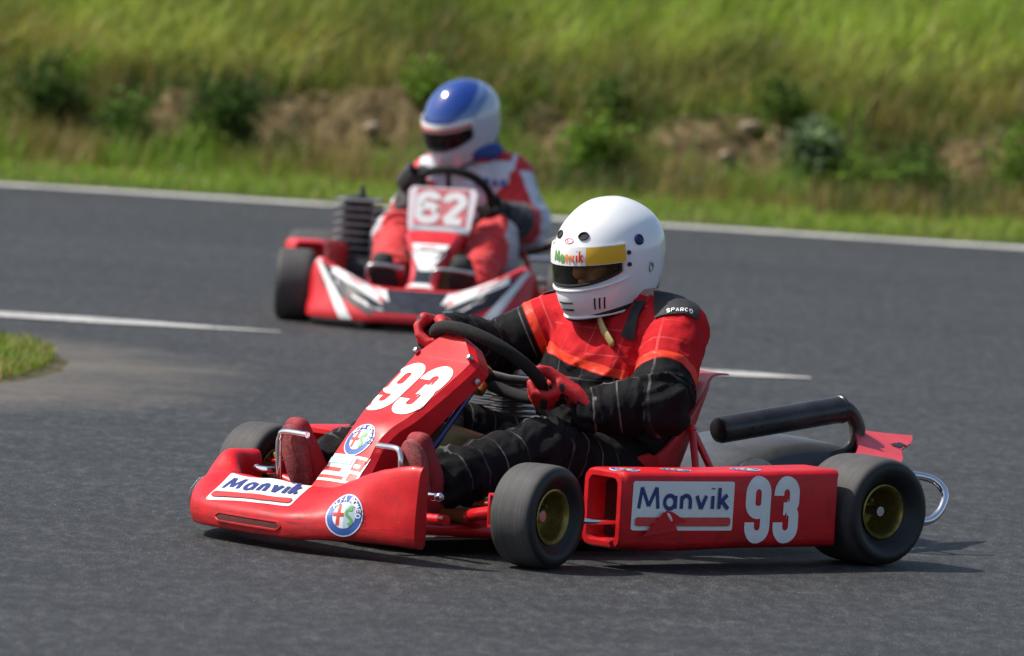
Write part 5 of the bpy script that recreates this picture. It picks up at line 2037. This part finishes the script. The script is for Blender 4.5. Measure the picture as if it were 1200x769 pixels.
f.quad((-.020, .085), (.020, .085), (.062, .19), (-.062, .19), 1, 8, 8)
f.quad((-.058, .20), (.058, .20), (.070, .232), (-.070, .232), 1, 8, 3)
f.quad((-.035, .208), (.020, .214), (.022, .222), (-.034, .216), 2, 5, 2)
f.quad((-.05, -.012), (.05, -.012), (.03, .012), (-.03, .012), 1, 6, 3)
f.make('strut_graphics', strut2, [M_BLK2, M_WHITE, M_RED2], ((1.26, 0, .165), (0, 1, 0), ey2), bvh_of(strut2))
pn = unit((.90, 0, .44)); pe = unit(np.cross((0, 1, 0), pn)) * -1
if pe[2] < 0:
    pe = -pe
pc = np.array((.94, .012, .425))
mb = MB()
rows = []
for q in (1., .985):
    pass
out = [(-.108, -.085), (.108, -.085), (.117, -.06), (.128, .075), (.114, .094), (-.114, .094), (-.128, .075), (-.117, -.06)]
mb.prism(out, -.022, (pc, (0, 1, 0), pe))
plate2 = build('number_plate', mb, pmat('plate_pink_white', (.74, .66, .68), .35, var=.08), K2, sharp=30)
f = Flat()
f.rect(-.096, -.062, .096, .088, 0, 4, 4)
f.rect(-.104, -.080, .104, -.064, 2, 4, 2)
f.rect(-.07, -.077, .06, -.068, 1, 4, 1)
x = -.093
for c in '62':
    f.glyph(c, x, -.055, .132, .090, .030, 1); x += .097
f.make('number_decal', plate2, [pmat('faded_number_red', (.60, .16, .17), .45, var=.35, vscale=14), M_WHITE, M_DPALE], (pc, (0, 1, 0), pe), None, off=.002)
mb = MB(); mb.tube([(.96, -.06, .34), (.90, -.03, .40), (.84, 0, .43)], .012, 8)
build('plate_bracket', mb, M_BLACK, K2)

# ---- steering wheel
WC2 = np.array([.77, .02, .468]); f1 = np.array([0, 1., 0]); f2 = unit((.70, 0, .71)); WN2 = np.cross(f1, f2)
if WN2[0] > 0:
    WN2 = -WN2
def rim2(phi):
    return WC2 + .150 * (math.cos(phi) * f1 + math.sin(phi) * f2)
SW2 = empty('steering_wheel', (0, 0, 0), 0, K2)
mb = MB(); mb.tube([rim2(2 * PI * k / 40) for k in range(40)], .0165, 12, closed=True)
build('grip', mb, M_GRIP, SW2)
mb = MB()
for a in (90, 200, 340):
    p = rim2(rad(a)); c = WC2 - WN2 * -.03
    mb.tube([WC2 - WN2 * .03, (WC2 + p) / 2 - WN2 * .02, p], .011, 8)
mb.ball(WC2 - WN2 * .03, .035, 12)
build('spokes', mb, M_BLACK, SW2)

# ---- air-cooled engine on the driver's right
EN = empty('engine', (0, 0, 0), 0, K2)
mb = MB()
for k in range(8):
    z = .205 + k * .030
    mb.box((.24, -.405, z), (.19, .166, .0085), bev=.0025)
build('cooling_fins', mb, pmat('fin_edge_alloy', (.20, .205, .21), .55, metal=.3, var=.25), EN)
mb = MB()
mb.lathe([(.0005, .19), (.056, .19), (.056, .42), (.03, .43), (.0005, .43)], (.24, -.405, 0), (0, 0, 1), 20)
mb.lathe([(.0005, 0), (.016, 0), (.016, .012), (.010, .018), (.010, .035), (.0005, .038)], (.24, -.395, .43), (0, 0, 1), 12)
build('barrel', mb, M_BLACK, EN)
mb = MB()
mb.box((.24, -.40, .13), (.22, .17, .14), bev=.03, seg=3)
mb.box((.30, -.25, .235), (.20, .17, .20), bev=.035, seg=4)
mb.lathe([(.0005, .06), (.05, .06), (.06, .04), (.06, -.05), (.0005, -.06)], (.42, -.26, .18), (1, 0, 0), 20)
build('crankcase', mb, pmat('grey_black_crankcase', (.035, .037, .042), .5, var=.3), EN)
mb = MB(); mb.tube(catmull([(.30, -.33, .36), (.36, -.24, .38), (.40, -.18, .36), (.45, -.12, .30)], 4), .012, 8)
build('hose', mb, M_BLACK, EN)

# ---- right side pod with an open mouth
def pod62(s):
    S = []
    for x, y0, y1, zb, zt in ((.30, .60, .42, .06, .25), (.50, .61, .42, .05, .265), (.72, .595, .42, .05, .282), (.80, .57, .42, .055, .285), (.84, .54, .425, .07, .280)):
        r = .02; row = []
        for cy, cz, a0 in ((y0 - r, zb + r, -90), (y0 - r, zt - r, 0), (y1 + r, zt - r, 90), (y1 + r, zb + r, 180)):
            for q in (0, 45, 90):
                a = rad(a0 + q); row.append((x, s * (cy + r * math.cos(a)), cz + r * math.sin(a)))
        S.append(row)
    S = catmull_secs(S, 4)
    last = S[-1]; c = np.mean([np.array(p) for p in last], 0)
    inner = [[tuple(c + (np.array(p) - c) * q + np.array([dx, 0, 0])) for p in last] for q, dx in ((.93, .003), (.86, -.01), (.82, -.06), (.02, -.10))]
    mb = MB(); mb.grid(S, cv=True, cap0=True); mb.grid([last] + inner, cv=True)
    o = build('side_pod', mb, M_RED2, K2, sharp=45)
    f = Flat(); f.rect(0, 0, .40, .03, 0, 12, 3)
    f.make('pod_stripe', o, [M_WHITE], ((.38, s * .52, .30), (1, 0, 0), (0, s * 1, 0)) if s < 0 else ((.38, .52, .30), (1, 0, 0), (0, 1, 0)), bvh_of(o))
    return o
pod62(-1)
# dark exhaust box and silver bars on the driver's left
EX2 = empty('exhaust', (0, 0, 0), 0, K2)
mb = MB(); mb.lathe([(.0005, 0), (.05, 0), (.06, .02), (.06, .36), (.05, .38), (.0005, .38)], (-.10, .44, .36), unit((.9, .1, -.06)), 22)
build('silencer', mb, M_EXH, EX2)
mb = MB(); mb.tube(catmull([(-.1, .44, .36), (-.2, .42, .34), (-.24, .3, .28), (-.2, .1, .22), (.05, -.2, .2), (.18, -.34, .22)], 5), .022, 12)
build('pipe', mb, M_EXH, EX2)
mb = MB()
mb.tube(catmull([(.22, .33, .08), (.24, .36, .20), (.30, .40, .265), (.60, .42, .262)], 4), .013, 10)
mb.tube([(.55, .34, .06), (.42, .40, .24)], .013, 10)
mb.tube([(.72, .34, .06), (.66, .47, .165), (.52, .54, .175)], .010, 10)
build('side_bar', mb, M_STEEL, K2)
mb = MB(); mb.box((.40, .45, .15), (.30, .12, .14), bev=.03, seg=3)
build('radiator', mb, M_BLACK, K2)
for y0, y1, z in ((-.205, -.07, .225), (.035, .19, .222)):
    mb = MB(); mb.tube(catmull([(1.20, y0, .10), (1.215, y0, .19), (1.22, y0 + .01, z), (1.22, (y0 + y1) / 2, z + .004), (1.22, y1, z - .004)], 4), .0075, 10)
    build('pedal', mb, M_STEEL, K2)

# ================================================================== DRIVER OF 62
pR, pL = rad(150), rad(-24)
J2 = dict(
    torso=[(.26, .02, .085, .11, .13), (.255, .03, .16, .135, .155), (.265, .03, .26, .14, .152), (.285, .03, .36, .14, .152), (.305, .033, .45, .13, .155), (.325, .033, .53, .115, .158), (.345, .02, .588, .09, .14), (.36, .01, .62, .07, .08)],
    neck=(.375, .0, .625), head=(.405, -.008, .735), head_dir=tuple(unit((.72, -.56, -.41))),
    shL=(.35, .180, .540), elL=(.45, .272, .370), wrL=(.668, .215, .405),
    shR=(.36, -.110, .525), elR=(.46, -.175, .375), wrR=(.665, -.125, .470),
    hiL=(.32, .10, .165), knL=(.80, .195, .325), anL=(1.07, .15, .16),
    hiR=(.32, -.10, .165), knR=(.80, -.165, .325), anR=(1.07, -.15, .16))
me, co, bn, which, TT, LL, bones = body_mesh(J2, voxel=.0085)
n = len(co)
ca = me.attributes.new('tone', 'FLOAT_COLOR', 'POINT')
RD = np.array((.56, .010, .014)); WH = np.array((.62, .63, .68)); BL = np.array((.10, .14, .42)); BK = np.array((.014, .014, .016))
tn = np.ones((n, 4))
for i in range(n):
    w = which[i]; nm = bn[w]; t = TT[w][i]; p = co[i]
    c = RD
    if nm in ('torso', 'head') or (nm[:2] == 'up' and t < .3 and abs(p[1]) < .185):
        front = p[0] > .30
        if front and abs(p[1] - .02) < .178 - .06 * max(0, (.45 - p[2]) / .1) and .36 < p[2] < .60 - .25 * max(0, .075 - abs(p[1])):
            c = WH
    elif nm[:2] == 'up':
        s = 1 if nm[-1] == 'L' else -1
        sd = s * (p[1] - (bones[w][1][1] + (bones[w][2][1] - bones[w][1][1]) * t))
        if sd > .03 and t > .12:
            c = WH
        if t > .86:
            c = WH
        if t < .10 and s * p[1] < .20:
            c = WH
    elif nm[:2] == 'fo':
        if t < .22:
            c = WH if t < .10 or t > .17 else BL
        elif t > .50:
            c = BK
    elif nm[:2] in ('th', 'sh'):
        s = 1 if nm[-1] == 'L' else -1
        ax = s * (p[1] - (bones[w][1][1] + (bones[w][2][1] - bones[w][1][1]) * t))
        if ax > .052 and nm[:2] == 'th':
            c = WH * .8
    tn[i, :3] = c
ca.data.foreach_set('color', tn.reshape(-1))
D2 = link_mesh('person', me, [M_CLOTH, M_SKIN])
D2.data.polygons.foreach_set('material_index', [1 if sum(co[v][2] > .645 for v in p.vertices) > 1 else 0 for p in D2.data.polygons])
D2.location = K2.location; D2.rotation_euler = K2.rotation_euler
tag(D2, 'kart driver in red and white overalls and blue helmet, driving the farther kart', 'person', 'kart drivers')
BVD2 = bvh_of(D2)
f = Flat(); x = -.02
for c in 'SPAR':
    f.glyph(c, x, 0, .034, .026, .009, 0); x += .033
f.make('chest_lettering', D2, [M_DBLUE], ((.62, .075, .500), unit((.0, 1, 0)), (0, 0, 1)), BVD2, off=.004)
M_BGLOVE = pmat('black_glove', (.014, .014, .015), .7, var=.2, bmp=.3, bscale=100)
for s, ph, wr, el in (('L', pL, J2['wrL'], J2['elL']), ('R', pR, J2['wrR'], J2['elR'])):
    tg = -math.sin(ph) * f1 + math.cos(ph) * f2
    if s == 'R':
        tg = -tg
    hand(D2, 'glove', rim2(ph), tg, math.cos(ph) * f1 + math.sin(ph) * f2, WN2, wr, M_BGLOVE, el, pads=False)
M_BBOOT = pmat('black_boot', (.016, .016, .017), .7, var=.25)
for b_ in (boot(D2, (1.08, .145, .165), (1.13, .14, .115), (1.165, .135, .21), (1.178, .135, .255), J2['knL'], M_BBOOT), boot(D2, (1.08, -.15, .165), (1.13, -.15, .115), (1.165, -.155, .205), (1.178, -.155, .25), J2['knR'], M_BBOOT)):
    b_.children[0].data.materials[0] = M_BBOOT


def two_tone():
    m, nt, b, out = new_mat('helmet_blue_silver')
    z = attr(nt, 'zone').outputs['Fac']
    tc = nd(nt, 'ShaderNodeTexCoord')
    sx = nd(nt, 'ShaderNodeSeparateXYZ'); nt.links.new(tc.outputs['Object'], sx.inputs[0])
    ay = mathn(nt, 'ABSOLUTE', sx.outputs[1])
    # blue crown sweeping up towards the back, then a pale shell
    v = mathn(nt, 'ADD', sx.outputs[2], mathn(nt, 'MULTIPLY_ADD', sx.outputs[0], .42, mathn(nt, 'MULTIPLY', ay, -.22)))
    f = ramp(nt, mathn(nt, 'MULTIPLY_ADD', v, 4, .3), [(.60, 0.), (.63, 1.)]).outputs[0]
    mid = ramp(nt, mathn(nt, 'MULTIPLY_ADD', v, 4, .3), [(.40, 0.), (.46, 1.)]).outputs[0]
    c = mixc(nt, mid, (.50, .55, .63), (.13, .22, .42))
    c = mixc(nt, f, c, (.010, .045, .25))
    lowz = ramp(nt, mathn(nt, 'MULTIPLY_ADD', sx.outputs[2], 4, .5), [(.62, 0.), (.70, 1.)]).outputs[0]
    c = mixc(nt, lowz, (.55, .59, .66), c)
    nt.links.new(c, b.inputs['Base Color'])
    b.inputs['Roughness'].default_value = .15
    b.inputs['Coat Weight'].default_value = .8
    b.inputs['Coat Roughness'].default_value = .04
    return m


helmet(D2, (.405, -.010, .742), (.72, -.56, -.41), (.38, -.22, .90), dict(shell=two_tone(), visor=M_VISOR2, strip=M_WHITE, kind='blue', strip_low=.016))
mb = MB()
mb.tube([(.368 + .085 * math.cos(t), .015 + .098 * math.sin(t), .632 + .0 * math.cos(t)) for t in np.linspace(0, 2 * PI, 32, endpoint=False)], .036, 10, closed=True)
build('neck_brace', mb, pmat('blue_collar', (.02, .06, .24), .7), D2)
mb = MB()
mb.tube([(.362 + .090 * math.cos(t), .012 + .105 * math.sin(t), .592 + .02 * math.cos(t)) for t in np.linspace(0, 2 * PI, 32, endpoint=False)], .018, 10, closed=True)
build('collar', mb, pmat('red_collar', (.5, .01, .014), .7), D2)
